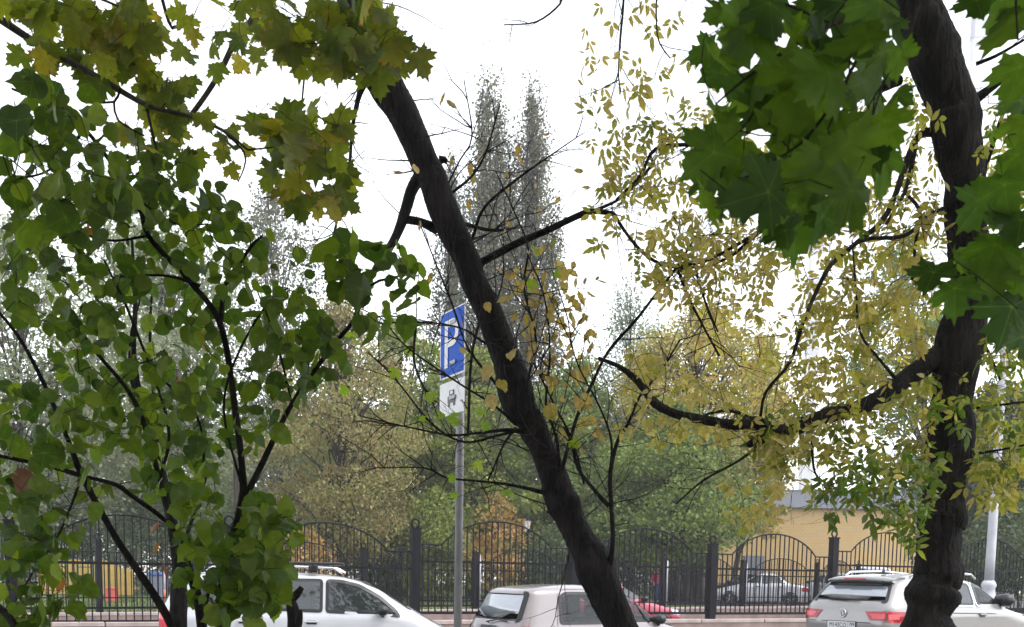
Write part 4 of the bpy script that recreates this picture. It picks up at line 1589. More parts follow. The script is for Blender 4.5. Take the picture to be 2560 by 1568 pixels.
plain_car('parked_sedan', 'silver sedan parked beyond the far railing in front of the yellow building', spot(1905, 1470, 45.5), R(-72), M['paint_sedan'], 1.0, .386, 1.46)
plain_car('parked_hatchback', 'white hatchback tail on just right of the silver sedan beyond the railing', spot(2075, 1460, 48), R(-50), M['paint_white'], .98, .386, 1.55, True)
plain_car('parked_wagon', 'white boxy car showing its roof above the silver sport utility car', spot(2140, 1440, 54), R(-78), M['paint_white'], 1.05, .386, 1.95, True)
plain_car('parked_saloon', 'dark saloon hidden behind the silver sedan near the yellow building', spot(1868, 1460, 52), R(-60), M['paint_dark'], 1.0, .386, 1.46)
plain_car('red_car', 'red car in the lane between the two railings', spot(1520, 1500, 28.6), R(68), M['paint_red'], .98, .0, 1.44)
plain_car('parked_hatchback', 'white hatchback far off above the roof of the beige hatchback', spot(1300, 1450, 52), R(-66), M['paint_white'], .95, .386, 1.50, True)
plain_car('parked_van', 'tall white van far off just left of the leaning trunk', spot(1410, 1440, 56), R(-80), M['paint_white'], 1.0, .386, 1.9, True)

# ================================================================== PERSON in a red hooded jacket
q = at_y(1644, 1460, 46)
root = empty('person', (q[0], 46, .38), R(20), 'person in a red hooded jacket and blue jeans walking behind the far railing', 'person')
M['jacket'] = mat_basic('jacket', (.55, .055, .11, 1), .8, 0, .15, 8)
M['jeans'] = mat_basic('jeans', (.04, .08, .20, 1), .85, 0, .2, 10)
M['skin'] = mat_basic('skin', (.55, .33, .25, 1), .55, 0, .06, 10)
M['shoe'] = mat_basic('shoe', (.03, .03, .035, 1), .6, 0, .1, 10)


def skinned(name, verts, edges, radii, mat, parent, sub_=2, root_i=0):
    me = bpy.data.meshes.new(name)
    me.from_pydata(verts, edges, [])
    o = link(name, me, parent)
    md = o.modifiers.new('skin', 'SKIN')
    md.use_smooth_shade = True
    me.materials.append(mat)
    for i, r in enumerate(radii):
        sv = me.skin_vertices[0].data[i]
        sv.radius = r if isinstance(r, tuple) else (r, r)
        sv.use_root = (i == root_i)
    o.modifiers.new('sub', 'SUBSURF').levels = sub_
    o.modifiers['sub'].render_levels = sub_
    return o


bodyv = [(0, 0, .92), (0, 0, 1.12), (0, .01, 1.32), (0, 0, 1.44), (0, -.01, 1.54), (0, -.02, 1.64), (0, -.02, 1.72),
         (-.19, 0, 1.38), (-.27, .03, 1.12), (-.25, -.10, .92), (-.25, -.14, .86),
         (.19, 0, 1.38), (.28, -.02, 1.13), (.30, -.17, 1.0), (.30, -.22, .97),
         (-.10, 0, .86), (-.11, -.10, .50), (-.11, .06, .09), (-.11, -.10, .04),
         (.10, 0, .86), (.11, .06, .50), (.11, .22, .10), (.11, .08, .03)]
bodye = [(0, 1), (1, 2), (2, 3), (3, 4), (4, 5), (5, 6), (2, 7), (7, 8), (8, 9), (9, 10), (2, 11), (11, 12), (12, 13), (13, 14), (0, 15), (15, 16), (16, 17), (17, 18), (0, 19), (19, 20), (20, 21), (21, 22)]
bodyr = [(.15, .11), (.14, .10), (.16, .11), .07, .06, .095, .08, .07, .05, .035, .03, .07, .05, .035, .03, .085, .06, .045, .04, .085, .06, .045, .04]
skinned('body', bodyv, bodye, bodyr, M['skin'], root)
jk = skinned('jacket', [(0, 0, .84), (0, 0, 1.08), (0, .01, 1.32), (0, .01, 1.46), (-.20, 0, 1.38), (-.28, .03, 1.12), (-.26, -.08, .95), (.20, 0, 1.38), (.29, -.02, 1.13), (.305, -.15, 1.02)],
        [(0, 1), (1, 2), (2, 3), (2, 4), (4, 5), (5, 6), (2, 7), (7, 8), (8, 9)], [(.21, .16), (.20, .15), (.20, .14), .10, .09, .07, .06, .09, .07, .06], M['jacket'], root)
skinned('hood', [(0, .03, 1.45), (0, .03, 1.56), (0, .025, 1.66), (0, .0, 1.76)], [(0, 1), (1, 2), (2, 3)], [.09, .12, .13, .07], M['jacket'], jk)
skinned('jeans', [(0, 0, .90), (-.10, 0, .84), (-.11, -.10, .50), (-.11, .05, .12), (.10, 0, .84), (.11, .06, .50), (.11, .21, .13)], [(0, 1), (1, 2), (2, 3), (0, 4), (4, 5), (5, 6)], [(.15, .11), .11, .085, .07, .11, .085, .07], M['jeans'], root)
for v in ([(-.11, .08, .05), (-.11, -.14, .04)], [(.11, .24, .05), (.11, .03, .04)]):
    skinned('shoe', v, [(0, 1)], [.055, .045], M['shoe'], root)
for sx_, hx, hy, hz in ((-1, -.25, -.13, .87), (1, .30, -.22, .97)):        # fingers
    for k in range(4):
        x = hx + (k - 1.5) * .018
        skinned('finger', [(x, hy, hz), (x, hy - .035, hz - .03), (x, hy - .03, hz - .065 - .006 * (1.5 - abs(k - 1.5)))], [(0, 1), (1, 2)], [.010, .009, .007], M['skin'], root, 1)
    skinned('finger', [(hx - sx_ * .03, hy, hz + .02), (hx - sx_ * .05, hy - .04, hz)], [(0, 1)], [.011, .009], M['skin'], root, 1)


# ================================================================== TREES OF THE PARK
BGLEAF = np.array([(0, 0, 0), (.36, .42, -.10), (0, 1.0, -.16), (-.36, .42, -.10)])


def small_leaves(name, pos, size, tint, mat, parent, droop=.5):
    n = len(pos)
    tip = rng.normal(0, 1, (n, 3)) + np.array([0, 0, -droop])
    nrm = rng.normal(0, 1, (n, 3)) + np.array([0, 0, .5])
    Rm = frames(tip, nrm)
    V = np.einsum('nij,vj->nvi', Rm, BGLEAF) * size[:, None, None] + pos[:, None, :]
    F = (np.arange(n)[:, None] * 4 + np.array([[0, 1, 2, 3]])).ravel()
    me = fast_mesh(name, V.reshape(-1, 3), F, 4, mat, False, {'tint': np.repeat(tint, 4)})
    o = link(name, me, parent, 'stuff')
    worldify(o, parent)
    return o


def width_at(t, shape):
    if shape == 'column':
        return min(1.0, .35 + 2.2 * t) * max(.05, 1 - max(0, t - .35) / .65 * .86) ** .8
    if shape == 'cone':
        return max(.08, (1 - t)) ** .7 * min(1, .5 + 3 * t)
    return max(.12, 1 - abs(2 * t - .85) ** 2.3 * .78) if t < .98 else .2


def park_tree(label, px, Y, top, bot, hw, mat, nl=16000, leaf=.13, clumps=90, shape='round', trunk=.17, name='park_tree', group=None, bark='bark_far', spread=.30, tall=1.0, trunk_px=None, droop=.5, z0=.38, lean=0.0):
    pt, pb = at_y(px, top, Y), at_y(px, bot, Y)
    xm = (pt[0] + pb[0]) / 2
    zt, zb = pt[2], max(pb[2], z0 + .1)
    rx = hw / FPX * Y
    xb = x_at(trunk_px, Y, 1.6) if trunk_px else xm + rng.uniform(-.2, .2) * rx
    root = empty(name, (xb, Y, z0), 0, label, 'shrub' if name.endswith('shrub') else 'tree', group)
    cl = []
    while len(cl) < clumps:
        t = rng.random()
        w = width_at(t, shape)
        a, r = rng.uniform(0, 6.283), math.sqrt(rng.random())
        q = np.array([xm + rx * w * r * math.cos(a) * .96, Y + min(rx, 4.5) * w * r * math.sin(a) * .9, zb + (zt - zb) * t])
        cl.append((q, rx * spread * rng.uniform(.55, 1.25) * (.55 + .45 * w), t))
    # trunk and limbs
    zi = zb + (zt - zb) * (.88 if shape != 'round' else .7)
    pts = [(xb, Y, z0 - .1)]
    nseg = 9
    for i in range(1, nseg + 1):
        u = i / nseg
        pts.append((xb + (xm - xb) * u ** 1.3 + rng.normal(0, .05) * rx * .4, Y + rng.normal(0, .03) * rx, z0 + (zi - z0) * u))
    rad = [trunk * (1.25 if i == 0 else 1) * (1 - .82 * i / nseg) for i in range(nseg + 1)]
    o = MB().tube(pts, rad, 9).build('trunk', M[bark], root, True)
    worldify(o, root)
    tp = np.array(pts)
    V, F = [], []
    for q, rc, t in cl[:int(clumps * .8)]:
        zs = z0 + (q[2] - z0) * rng.uniform(.5, .85)
        zs = min(max(zs, z0 + .25 * (zb - z0)), zi)
        p0 = np.array([np.interp(zs, tp[:, 2], tp[:, 0]), np.interp(zs, tp[:, 2], tp[:, 1]), zs])
        mid = (p0 + q) / 2 + np.array([0, 0, .12 * np.linalg.norm(q - p0)]) + rng.normal(0, .08, 3) * rx
        r0 = trunk * rng.uniform(.14, .34)
        v, f = tube_geo([p0, (p0 + mid) / 2 + rng.normal(0, .03, 3) * rx, mid, q, q + (q - mid) * .35], [r0, r0 * .8, r0 * .6, r0 * .32, r0 * .15], 4, False)
        k = len(V)
        V += v
        F += [tuple(i + k for i in g) for g in f]
    me = fast_mesh('limbs', np.array(V), np.array(F).ravel(), 4, M[bark], True)
    worldify(link('limbs', me, root, 'stuff'), root)
    w = np.array([rc ** 2 for _, rc, _ in cl])
    cnt = rng.multinomial(nl, w / w.sum())
    P_, T_ = [], []
    for (q, rc, t), k in zip(cl, cnt):
        if shape == 'weep':
            d = rng.normal(0, 1, (k, 3)) * rc * np.array([.55, .55, .5])
            d[:, 2] -= np.abs(rng.normal(0, 1, k)) * rc * 1.5
            st = rng.integers(0, 9, k)                  # hanging strands
            sx = rng.normal(0, 1, (9, 2)) * rc * .6
            d[:, :2] = sx[st] + rng.normal(0, .05, (k, 2))
        elif shape == 'column':
            d = np.clip(rng.normal(0, 1, (k, 3)), -1.7, 1.7) * rc * np.array([.42, .42, 2.1])
        else:
            u = rng.normal(0, 1, (k, 3))
            u /= np.linalg.norm(u, axis=1, keepdims=True)
            d = u * (rng.random((k, 1)) ** .45) * rc * np.array([1.05, 1.05, .62 * tall])
        P_.append(q + d)
        T_.append(np.clip(rng.normal(rng.random(), .08, k), 0, 1))
    pos = np.vstack(P_)
    pos[:, 2] = np.maximum(pos[:, 2], z0 + .05)
    small_leaves('crown', pos, leaf * rng.uniform(.6, 1.3, len(pos)), np.concatenate(T_), mat, root, droop)
    return root


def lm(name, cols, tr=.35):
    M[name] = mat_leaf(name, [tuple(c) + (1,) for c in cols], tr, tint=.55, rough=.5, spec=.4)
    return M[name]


f_grey = lm('fol_grey', [(.15, .18, .11), (.21, .24, .16), (.27, .29, .20), (.16, .19, .14)])
f_green = lm('fol_green', [(.09, .14, .04), (.14, .20, .045), (.21, .27, .06), (.12, .17, .05), (.27, .29, .07)])
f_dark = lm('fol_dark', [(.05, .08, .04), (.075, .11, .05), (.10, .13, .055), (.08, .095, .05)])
f_tan = lm('fol_tan', [(.25, .23, .085), (.31, .25, .11), (.20, .23, .07), (.32, .21, .11), (.22, .24, .08)])
f_yel = lm('fol_yel', [(.24, .25, .06), (.38, .32, .09), (.45, .34, .11), (.17, .22, .05), (.33, .29, .09)])
f_ygr = lm('fol_ygr', [(.16, .21, .045), (.24, .27, .055), (.12, .17, .04), (.32, .30, .07)])
f_pop = lm('fol_pop', [(.10, .11, .08), (.13, .14, .095), (.15, .14, .105), (.14, .155, .065)], .3)
f_blue = lm('fol_blue', [(.15, .185, .15), (.19, .23, .185), (.24, .27, .22)])
f_red = lm('fol_red', [(.30, .11, .07), (.40, .21, .08), (.42, .28, .10), (.16, .16, .06), (.22, .08, .06)])

PT = 'trees of the park behind the railings'
park_tree('grey green willow filling the space behind the shrub at the picture edge', 60, 46, 560, 1330, 330, f_grey, 30000, .20, 150, group=PT)
park_tree('tall grey green tree behind the forked shrub stem', 400, 54, 470, 1330, 260, f_grey, 28000, .22, 150, group=PT)
park_tree('thin grey tree with bare upper twigs left of the sign', 690, 60, 470, 1300, 200, f_pop, 15000, .19, 150, group=PT, trunk=.16)
park_tree('tan larch with a straight brown trunk left of the parking sign', 850, 42, 760, 1400, 200, f_tan, 32000, .13, 190, 'round', .2, group=PT, trunk_px=852, spread=.30, droop=1.2)
park_tree('olive green tree just left of the sign pole', 1000, 52, 800, 1380, 220, f_ygr, 26000, .20, 140, group=PT)
park_tree('green tree behind the sign pole', 1180, 48, 880, 1390, 210, f_ygr, 26000, .19, 140, group=PT)
PO = 'lombardy poplars far behind'
park_tree('tall narrow poplar, the left of the two highest crowns', 1220, 62, 245, 1100, 104, f_pop, 24000, .17, 190, 'column', .24, 'poplar_tree', PO, spread=.30)
park_tree('tall narrow poplar, the right of the two highest crowns', 1326, 63, 265, 1100, 98, f_pop, 24000, .17, 190, 'column', .24, 'poplar_tree', PO, spread=.30)
park_tree('shorter narrow poplar showing above the parking sign', 1125, 64, 430, 1100, 60, f_pop, 12000, .17, 120, 'column', .2, 'poplar_tree', PO, spread=.34)
park_tree('mid green tree behind the leaning trunk', 1430, 50, 900, 1390, 200, f_green, 26000, .19, 140, group=PT)
park_tree('blue grey weeping birch left of the yellow tree', 1570, 68, 690, 1330, 125, f_blue, 24000, .16, 130, 'weep', .16, 'birch_tree', group=PT, spread=.36)
park_tree('large yellow green tree above the middle railing panel', 1745, 50, 770, 1250, 240, f_yel, 32000, .17, 170, group=PT, trunk_px=1690, trunk=.28)
park_tree('dense green lower tree beside the yellow building', 1680, 46, 1010, 1410, 220, f_green, 30000, .16, 150, group=PT, trunk_px=1720, trunk=.26)
park_tree('golden tree leaning over the corner of the yellow building', 1900, 53, 850, 1330, 110, f_yel, 14000, .17, 100, group=PT, trunk_px=1830)
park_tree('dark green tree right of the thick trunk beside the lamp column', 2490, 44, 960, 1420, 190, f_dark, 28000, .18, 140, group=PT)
park_tree('pale green tree high behind the thick trunk', 2250, 58, 560, 1080, 130, f_green, 11000, .2, 110, group=PT, trunk_px=2360)
WD = 'far trees closing the view'
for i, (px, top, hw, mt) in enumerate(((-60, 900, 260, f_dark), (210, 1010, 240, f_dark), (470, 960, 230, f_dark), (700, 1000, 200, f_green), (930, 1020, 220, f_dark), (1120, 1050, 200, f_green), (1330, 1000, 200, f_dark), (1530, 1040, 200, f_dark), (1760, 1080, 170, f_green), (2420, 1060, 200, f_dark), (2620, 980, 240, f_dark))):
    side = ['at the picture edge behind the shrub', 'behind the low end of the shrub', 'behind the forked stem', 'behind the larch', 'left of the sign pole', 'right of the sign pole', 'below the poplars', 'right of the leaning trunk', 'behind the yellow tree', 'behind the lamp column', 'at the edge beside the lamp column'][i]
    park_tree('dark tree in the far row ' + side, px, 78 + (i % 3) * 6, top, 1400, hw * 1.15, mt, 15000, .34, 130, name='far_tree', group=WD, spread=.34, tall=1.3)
SH = 'shrubs along the railings'
for lab, px, Y, top, hw, mt, n in (
        ('orange leaved shrub behind the railing right of the sign pole', 1240, 41, 1235, 72, f_red, 2000),
        ('red leaved shrub behind the railing above the white people carrier', 765, 39, 1325, 75, f_red, 1700),
        ('yellow green shrub behind the railing post left of the sign pole', 1090, 43, 1225, 90, f_ygr, 7000),
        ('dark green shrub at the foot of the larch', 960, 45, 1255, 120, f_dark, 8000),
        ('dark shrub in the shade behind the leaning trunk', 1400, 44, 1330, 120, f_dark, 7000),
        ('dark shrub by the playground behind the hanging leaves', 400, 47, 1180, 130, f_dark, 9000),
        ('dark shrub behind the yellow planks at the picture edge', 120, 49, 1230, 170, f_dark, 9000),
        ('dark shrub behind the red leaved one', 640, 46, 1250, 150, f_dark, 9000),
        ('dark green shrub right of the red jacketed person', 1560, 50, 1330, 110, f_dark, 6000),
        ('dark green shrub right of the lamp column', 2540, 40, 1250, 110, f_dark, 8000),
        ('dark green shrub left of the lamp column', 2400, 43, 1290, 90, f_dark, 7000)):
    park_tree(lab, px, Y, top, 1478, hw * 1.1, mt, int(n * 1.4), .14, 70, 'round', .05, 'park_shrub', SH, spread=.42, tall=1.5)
# bare trunks that stand out in the shade of the park
TR = 'bare trunks in the shade of the park'
for px, Y, w, lab in ((975, 45, .30, 'thick dark trunk between the people carrier and the railing post'), (1745, 47, .28, 'dark flaring trunk left of the near railing post'), (590, 44, .14, 'thin dark trunk behind the people carrier roof')):
    x = x_at(px, Y, 1.6)
    root = empty('trunk_tree', (x, Y, .38), 0, lab, 'tree', TR)
    o = MB().tube([(0, 0, -.1), (.02, 0, .4), (.0, .02, 1.6), (.08, 0, 3.2), (.02, .05, 5.5), (.15, .1, 8)], [w * 1.5, w * 1.1, w * .95, w * .85, w * .7, w * .35], 10).build('trunk', M['bark_far'], root, True)
    br = []
    for k in range(5):
        z = 3 + k
        a = rng.uniform(0, 6.28)
        o = MB().tube([(.05, .03, z), (math.cos(a) * .7, math.sin(a) * .7, z + .7), (math.cos(a) * 1.5, math.sin(a) * 1.5, z + 1.8)], [w * .35, w * .22, w * .08], 6).build('branch', M['bark_far'], root, True)


# ================================================================== THE TREES NEAR THE CAMERA
def trunk_from_edges(name, rows, Z, mat, parent, sides=28, rough=.05, seed=0):
    """rows: (py, left px, right px) of the trunk's outline; Z(py) the distance"""
    q = []
    for i, (py, xl, xr) in enumerate(rows):
        j0, j1 = max(0, i - 1), min(len(rows) - 1, i + 1)
        dx = (rows[j1][1] + rows[j1][2] - rows[j0][1] - rows[j0][2]) / 2
        dy = rows[j1][0] - rows[j0][0]
        cs = abs(dy) / math.hypot(dx, dy)
        z = Z(py)
        q.append(tuple(P((xl + xr) / 2, py, z)) + ((xr - xl) / 2 / FPX * z * cs,))
    s = spline(q, .022)
    pts, rad = s[:, :3], s[:, 3]
    V, F = tube_geo(list(pts), list(rad), sides)
    V = np.array(V)
    cen = np.repeat(pts, sides, 0)
    for i in range(len(V)):
        p = Vector(V[i])
        a = Vector((p.x * 14 + seed, p.y * 14, p.z * 4))
        b_ = Vector((p.x * 34, p.y * 34, p.z * 8))
        n1 = mnoise.noise(a) * .22 + (.3 - abs(mnoise.noise(b_))) * .75 + mnoise.noise(b_ * 2.3) * .25 + max(0, mnoise.noise(p * 6.5 + Vector((seed, 3, 0))) - .25) * 1.4
        V[i] = cen[i] + (V[i] - cen[i]) * (1 + rough * n1)
    mb = MB()
    mb.add(V, F)
    o = mb.build(name, mat, parent, True)
    worldify(o, parent)
    return pts, rad


def sprig(start, direction, length, r0, depth, out, leaves, wob=.12, up=.0):
    """a bare twig that forks; collects tubes in out and tip points in leaves"""
    n = max(4, int(length / .06))
    d = direction / np.linalg.norm(direction)
    p = np.array(start, float)
    pts, rad = [p.copy()], [r0]
    for i in range(n):
        d = d + rng.normal(0, wob, 3) + np.array([0, 0, up])
        d /= np.linalg.norm(d)
        p = p + d * length / n
        pts.append(p.copy())
        rad.append(max(.0007, r0 * (1 - .8 * (i + 1) / n)))
        if depth > 0 and i > 0 and rng.random() < .42:
            e = d + rng.normal(0, .55, 3)
            sprig(p, e, length * rng.uniform(.3, .6), rad[-1] * .7, depth - 1, out, leaves, wob, up)
        if rng.random() < .25:
            leaves.append(p + rng.normal(0, .004, 3))
    leaves.append(p)
    out.append((pts, rad))


def put_leaves(root, shape, mat, pos, size, n_obj, tint=None, name='leaf', bulk='leaves', **kw):
    """the leaves that show largest become objects, the rest one mesh"""
    pos, size = np.asarray(pos), np.asarray(size)
    Rm = orient(pos, **kw)
    var = rng.integers(0, len(SHAPES[shape]), len(pos))
    w = (pos - CAM) @ FWD
    px = CXP + FPX * ((pos - CAM) @ RIGHT) / w
    py = CYP - FPX * ((pos - CAM) @ UP) / w
    seen = (px > -40) & (px < 2600) & (py > -40) & (py < 1600)
    key = np.where(seen, size / w, 0)
    order = np.argsort(-key)
    a, b = order[:n_obj], order[n_obj:]
    leaf_objects(shape, mat, pos[a], Rm[a], size[a], root, var[a], name)
    if len(b):
        leaf_cloud(bulk, shape, mat, pos[b], Rm[b], size[b], root, var[b], None if tint is None else tint[b])


# ------------------------------------------------------------------ 1. the leaning tree
LZ = lambda py: 7.5 + (py - 1568) * .0002
lean_rows = [(2010, 1660, 1800), (1900, 1640, 1745), (1740, 1585, 1675), (1640, 1545, 1630), (1566, 1510, 1595), (1510, 1480, 1572), (1462, 1456, 1552), (1420, 1436, 1540), (1393, 1427, 1528), (1360, 1416, 1500), (1324, 1398, 1478), (1290, 1383, 1462),
             (1262, 1366, 1456), (1240, 1360, 1440), (1186, 1345, 1420), (1117, 1321, 1387), (1080, 1298, 1375), (1048, 1283, 1363), (1017, 1254, 1345), (960, 1240, 1328), (914, 1234, 1312), (845, 1210, 1283), (776, 1184, 1257), (707, 1151, 1220), (638, 1127, 1196),
             (569, 1089, 1167), (500, 1060, 1138), (448, 1044, 1120), (425, 1034, 1110), (407, 1024, 1100), (345, 996, 1074), (276, 960, 1046), (207, 912, 1008), (138, 888, 972), (69, 868, 945), (0, 850, 915), (-80, 830, 892), (-200, 805, 858), (-380, 780, 820)]
base = P(1730, 2010, 7.55)
T1 = empty('leaning_tree', (base[0], base[1], -.02), 0, 'dark wet tree trunk leaning left across the middle with bare twigs and few pale leaves', 'tree')
tp1, tr1 = trunk_from_edges('trunk', lean_rows, LZ, M['bark_lean'], T1, 72, .14, 3)
MB_ = lambda rows, sd=0, mat='bark_lean', st=.06: wood('branch', rows, M[mat], T1, 10, st, .06, sd)
skel1 = []
LB = [
    # the limb that drops from the trunk to the left and its short tie
    [(1050, 440, 7.4, 34), (1028, 480, 7.35, 30), (1008, 545, 7.3, 28), (985, 600, 7.25, 22), (940, 670, 7.2, 17), (905, 740, 7.15, 13), (885, 800, 7.1, 10)],
    [(1095, 572, 7.4, 24), (1055, 556, 7.35, 20), (1012, 548, 7.3, 22)],
    # right limb reaching over to the ash-leaved tree
    [(1185, 668, 7.45, 26), (1215, 650, 7.4, 20), (1290, 610, 7.3, 18), (1370, 575, 7.2, 17), (1440, 542, 7.1, 15), (1482, 528, 7.0, 14), (1535, 535, 6.95, 12)],
    [(1535, 535, 6.95, 10), (1560, 575, 6.9, 8), (1600, 625, 6.9, 8), (1650, 660, 6.9, 8), (1700, 668, 6.9, 8), (1770, 665, 6.9, 7), (1830, 640, 6.9, 7)],
    [(1482, 528, 7.0, 9), (1545, 500, 6.9, 7), (1600, 450, 6.8, 7), (1640, 395, 6.7, 6)],
    [(1830, 640, 6.9, 8), (1900, 580, 6.8, 10), (1960, 540, 6.8, 12)],
    # the thin straight branch crossing at the right
    [(1390, 1230, 7.3, 11), (1440, 1050, 7.2, 9), (1480, 960, 7.15, 8), (1520, 880, 7.1, 8), (1590, 800, 7.05, 8), (1640, 735, 7, 7), (1692, 668, 6.95, 7), (1740, 590, 6.9, 6)],
    [(1692, 668, 6.95, 8), (1720, 740, 6.9, 7), (1755, 810, 6.9, 6), (1798, 890, 6.9, 5)],
    [(1740, 680, 6.9, 7), (1765, 760, 6.9, 6), (1795, 830, 6.9, 4)],
    # upper left twigs
    [(950, 180, 7.3, 22), (908, 215, 7.22, 17), (890, 270, 7.2, 12), (880, 330, 7.2, 9), (875, 400, 7.15, 8), (868, 440, 7.1, 7), (850, 520, 7.1, 5), (830, 600, 7.05, 4)],
    [(1098, 400, 7.4, 22), (1112, 400, 7.4, 16), (1115, 405, 7.4, 10)],
    [(1120, 490, 7.4, 8), (1180, 440, 7.3, 6), (1215, 380, 7.2, 5), (1250, 260, 7.1, 3)],
    [(1180, 600, 7.4, 8), (1210, 520, 7.3, 7), (1290, 450, 7.2, 6), (1360, 400, 7.1, 4), (1440, 345, 7.0, 3)],
    [(1160, 560, 7.4, 10), (1220, 575, 7.3, 8), (1265, 575, 7.3, 6)],
    [(1110, 480, 7.4, 5), (1150, 400, 7.3, 4), (1180, 340, 7.2, 4), (1160, 200, 7.1, 2.5)],
    # the upright sucker at the foot
    [(1492, 1475, 7.5, 26), (1520, 1425, 7.42, 18), (1532, 1350, 7.3, 12), (1528, 1260, 7.2, 12), (1526, 1180, 7.2, 11), (1545, 1100, 7.15, 9), (1570, 1060, 7.1, 8), (1600, 990, 7.05, 7), (1650, 930, 7, 5), (1700, 850, 6.95, 4)],
    [(1522, 1265, 7.2, 13), (1490, 1230, 7.2, 10), (1445, 1170, 7.15, 9), (1425, 1090, 7.1, 7), (1380, 1000, 7.1, 5), (1330, 900, 7.05, 4)],
    [(1526, 1180, 7.2, 7), (1528, 1100, 7.1, 6), (1500, 1020, 7.05, 5), (1440, 900, 7.0, 4), (1420, 800, 7.0, 3)],
    [(1460, 1210, 7.15, 6), (1440, 1130, 7.1, 5), (1410, 1070, 7.1, 4)],
    # fan of shoots on the left of the trunk
    [(1305, 1080, 7.35, 12), (1270, 1075, 7.3, 10), (1200, 1082, 7.2, 7), (1130, 1088, 7.1, 6), (1030, 1070, 7.0, 4), (900, 1040, 6.9, 3)],
    [(1300, 1075, 7.35, 9), (1240, 1090, 7.3, 7), (1160, 1105, 7.2, 6), (1080, 1060, 7.1, 5), (990, 950, 7.0, 4), (920, 880, 6.9, 3)],
    [(1290, 1070, 7.35, 8), (1260, 1110, 7.3, 6), (1230, 1180, 7.25, 5), (1220, 1200, 7.25, 5)],
    [(1392, 1244, 7.45, 14), (1352, 1230, 7.38, 11), (1290, 1215, 7.3, 8), (1220, 1205, 7.25, 6), (1120, 1195, 7.2, 5), (1060, 1170, 7.1, 4), (940, 1170, 7.0, 2.5)],
    [(1290, 1060, 7.35, 8), (1230, 1010, 7.2, 6), (1150, 960, 7.1, 5), (1020, 870, 7.0, 4), (960, 800, 6.9, 3)],
    [(1240, 960, 7.4, 8), (1170, 870, 7.2, 5), (1130, 760, 7.1, 5), (1090, 660, 7.0, 4), (1050, 560, 6.95, 3)],
    [(1215, 860, 7.4, 6), (1150, 820, 7.2, 4.5), (1040, 805, 7.1, 4), (890, 815, 7.0, 4)],
    [(1040, 810, 7.1, 7), (1035, 900, 7.1, 6), (1060, 970, 7.1, 5), (1090, 1005, 7.1, 4)],
    [(1170, 1090, 7.2, 7), (1178, 900, 7.2, 7), (1200, 800, 7.2, 7), (1205, 770, 7.2, 6)],
    [(1310, 1060, 7.35, 9), (1320, 950, 7.2, 7), (1340, 850, 7.1, 6), (1310, 720, 7.05, 6), (1320, 620, 7.0, 5), (1290, 540, 7.0, 4), (1240, 430, 7, 3)],
    [(1400, 1180, 7.3, 10), (1390, 1090, 7.2, 8), (1365, 1010, 7.1, 7), (1375, 880, 7.1, 5), (1360, 740, 7.0, 4), (1320, 640, 7, 3)],
]
for i, rows in enumerate(LB):
    p_, r_ = MB_(rows, i * 7.1)
    if i > 1:
        skel1.append(p_)
tub, ends = [], []
for p_ in skel1:
    L = np.linalg.norm(np.diff(p_, axis=0), axis=1).sum()
    for _ in range(int(3 + L * 9)):
        i = rng.integers(len(p_) // 5, len(p_))
        t = p_[min(i + 1, len(p_) - 1)] - p_[max(i - 1, 0)]
        d = t / (np.linalg.norm(t) + 1e-9) * .7 + rng.normal(0, .7, 3)
        sprig(p_[i], d, rng.uniform(.15, .55), .0030, 2, tub, ends)
for i in range(60):                              # short shoots straight from the bark
    k = rng.integers(int(len(tp1) * .30), int(len(tp1) * .97))
    a = rng.normal(0, 1, 3)
    a[1] *= .5
    sprig(tp1[k] + a / np.linalg.norm(a) * tr1[k] * .9, a + np.array([0, -.2, .5]), rng.uniform(.25, .9), .0040, 2, tub, ends, .10, .03)
twig_mesh('twigs', [], M['bark_twig'], T1, extra=[(p_, [r_ * 1.5 for r_ in q_]) for p_, q_ in tub])
ends = np.array(ends)
ex, ey, ew = np.array([project(e) for e in ends]).T
# pale yellow leaflets held on the right hand shoots
sel = np.nonzero((ex > 1240) & (ex < 1500) & (ey > 640) & (ey < 1090))[0]
sc_ = scatter([(1270, 640), (1440, 640), (1490, 800), (1460, 960), (1560, 1080), (1450, 1120), (1410, 1090), (1350, 940), (1305, 850), (1265, 740)], 105, (6.95, 7.3), 16)
an1 = np.array([P(a, b, c) for a, b, c in sc_])
sk = np.vstack(skel1)
ch = grow_twigs(sk, an1, .06)
twig_mesh('twigs', ch, M['bark_twig'], T1, .0009)
put_leaves(T1, 'leaflet', M['leaf_pale'], an1, rng.uniform(.07, .125, len(an1)), 130, tocam=.8, up=.3, rnd=.6, down=.7)
pick = sel[rng.permutation(len(sel))[:60]] if len(sel) else sel
rest = np.nonzero((ex > 950) & (ex < 1480) & (ey < 900))[0]
rest = rest[rng.permutation(len(rest))[:70]]
pk = np.concatenate([pick, rest])
tq = np.array([project(t_) for t_ in tp1])
pk = np.array([i for i in pk if np.min(np.hypot(tq[:, 0] - ex[i], tq[:, 1] - ey[i])) > 52])
put_leaves(T1, 'leaflet', M['leaf_ash_tan'], ends[pk], rng.uniform(.05, .10, len(pk)), len(pk), down=.7)
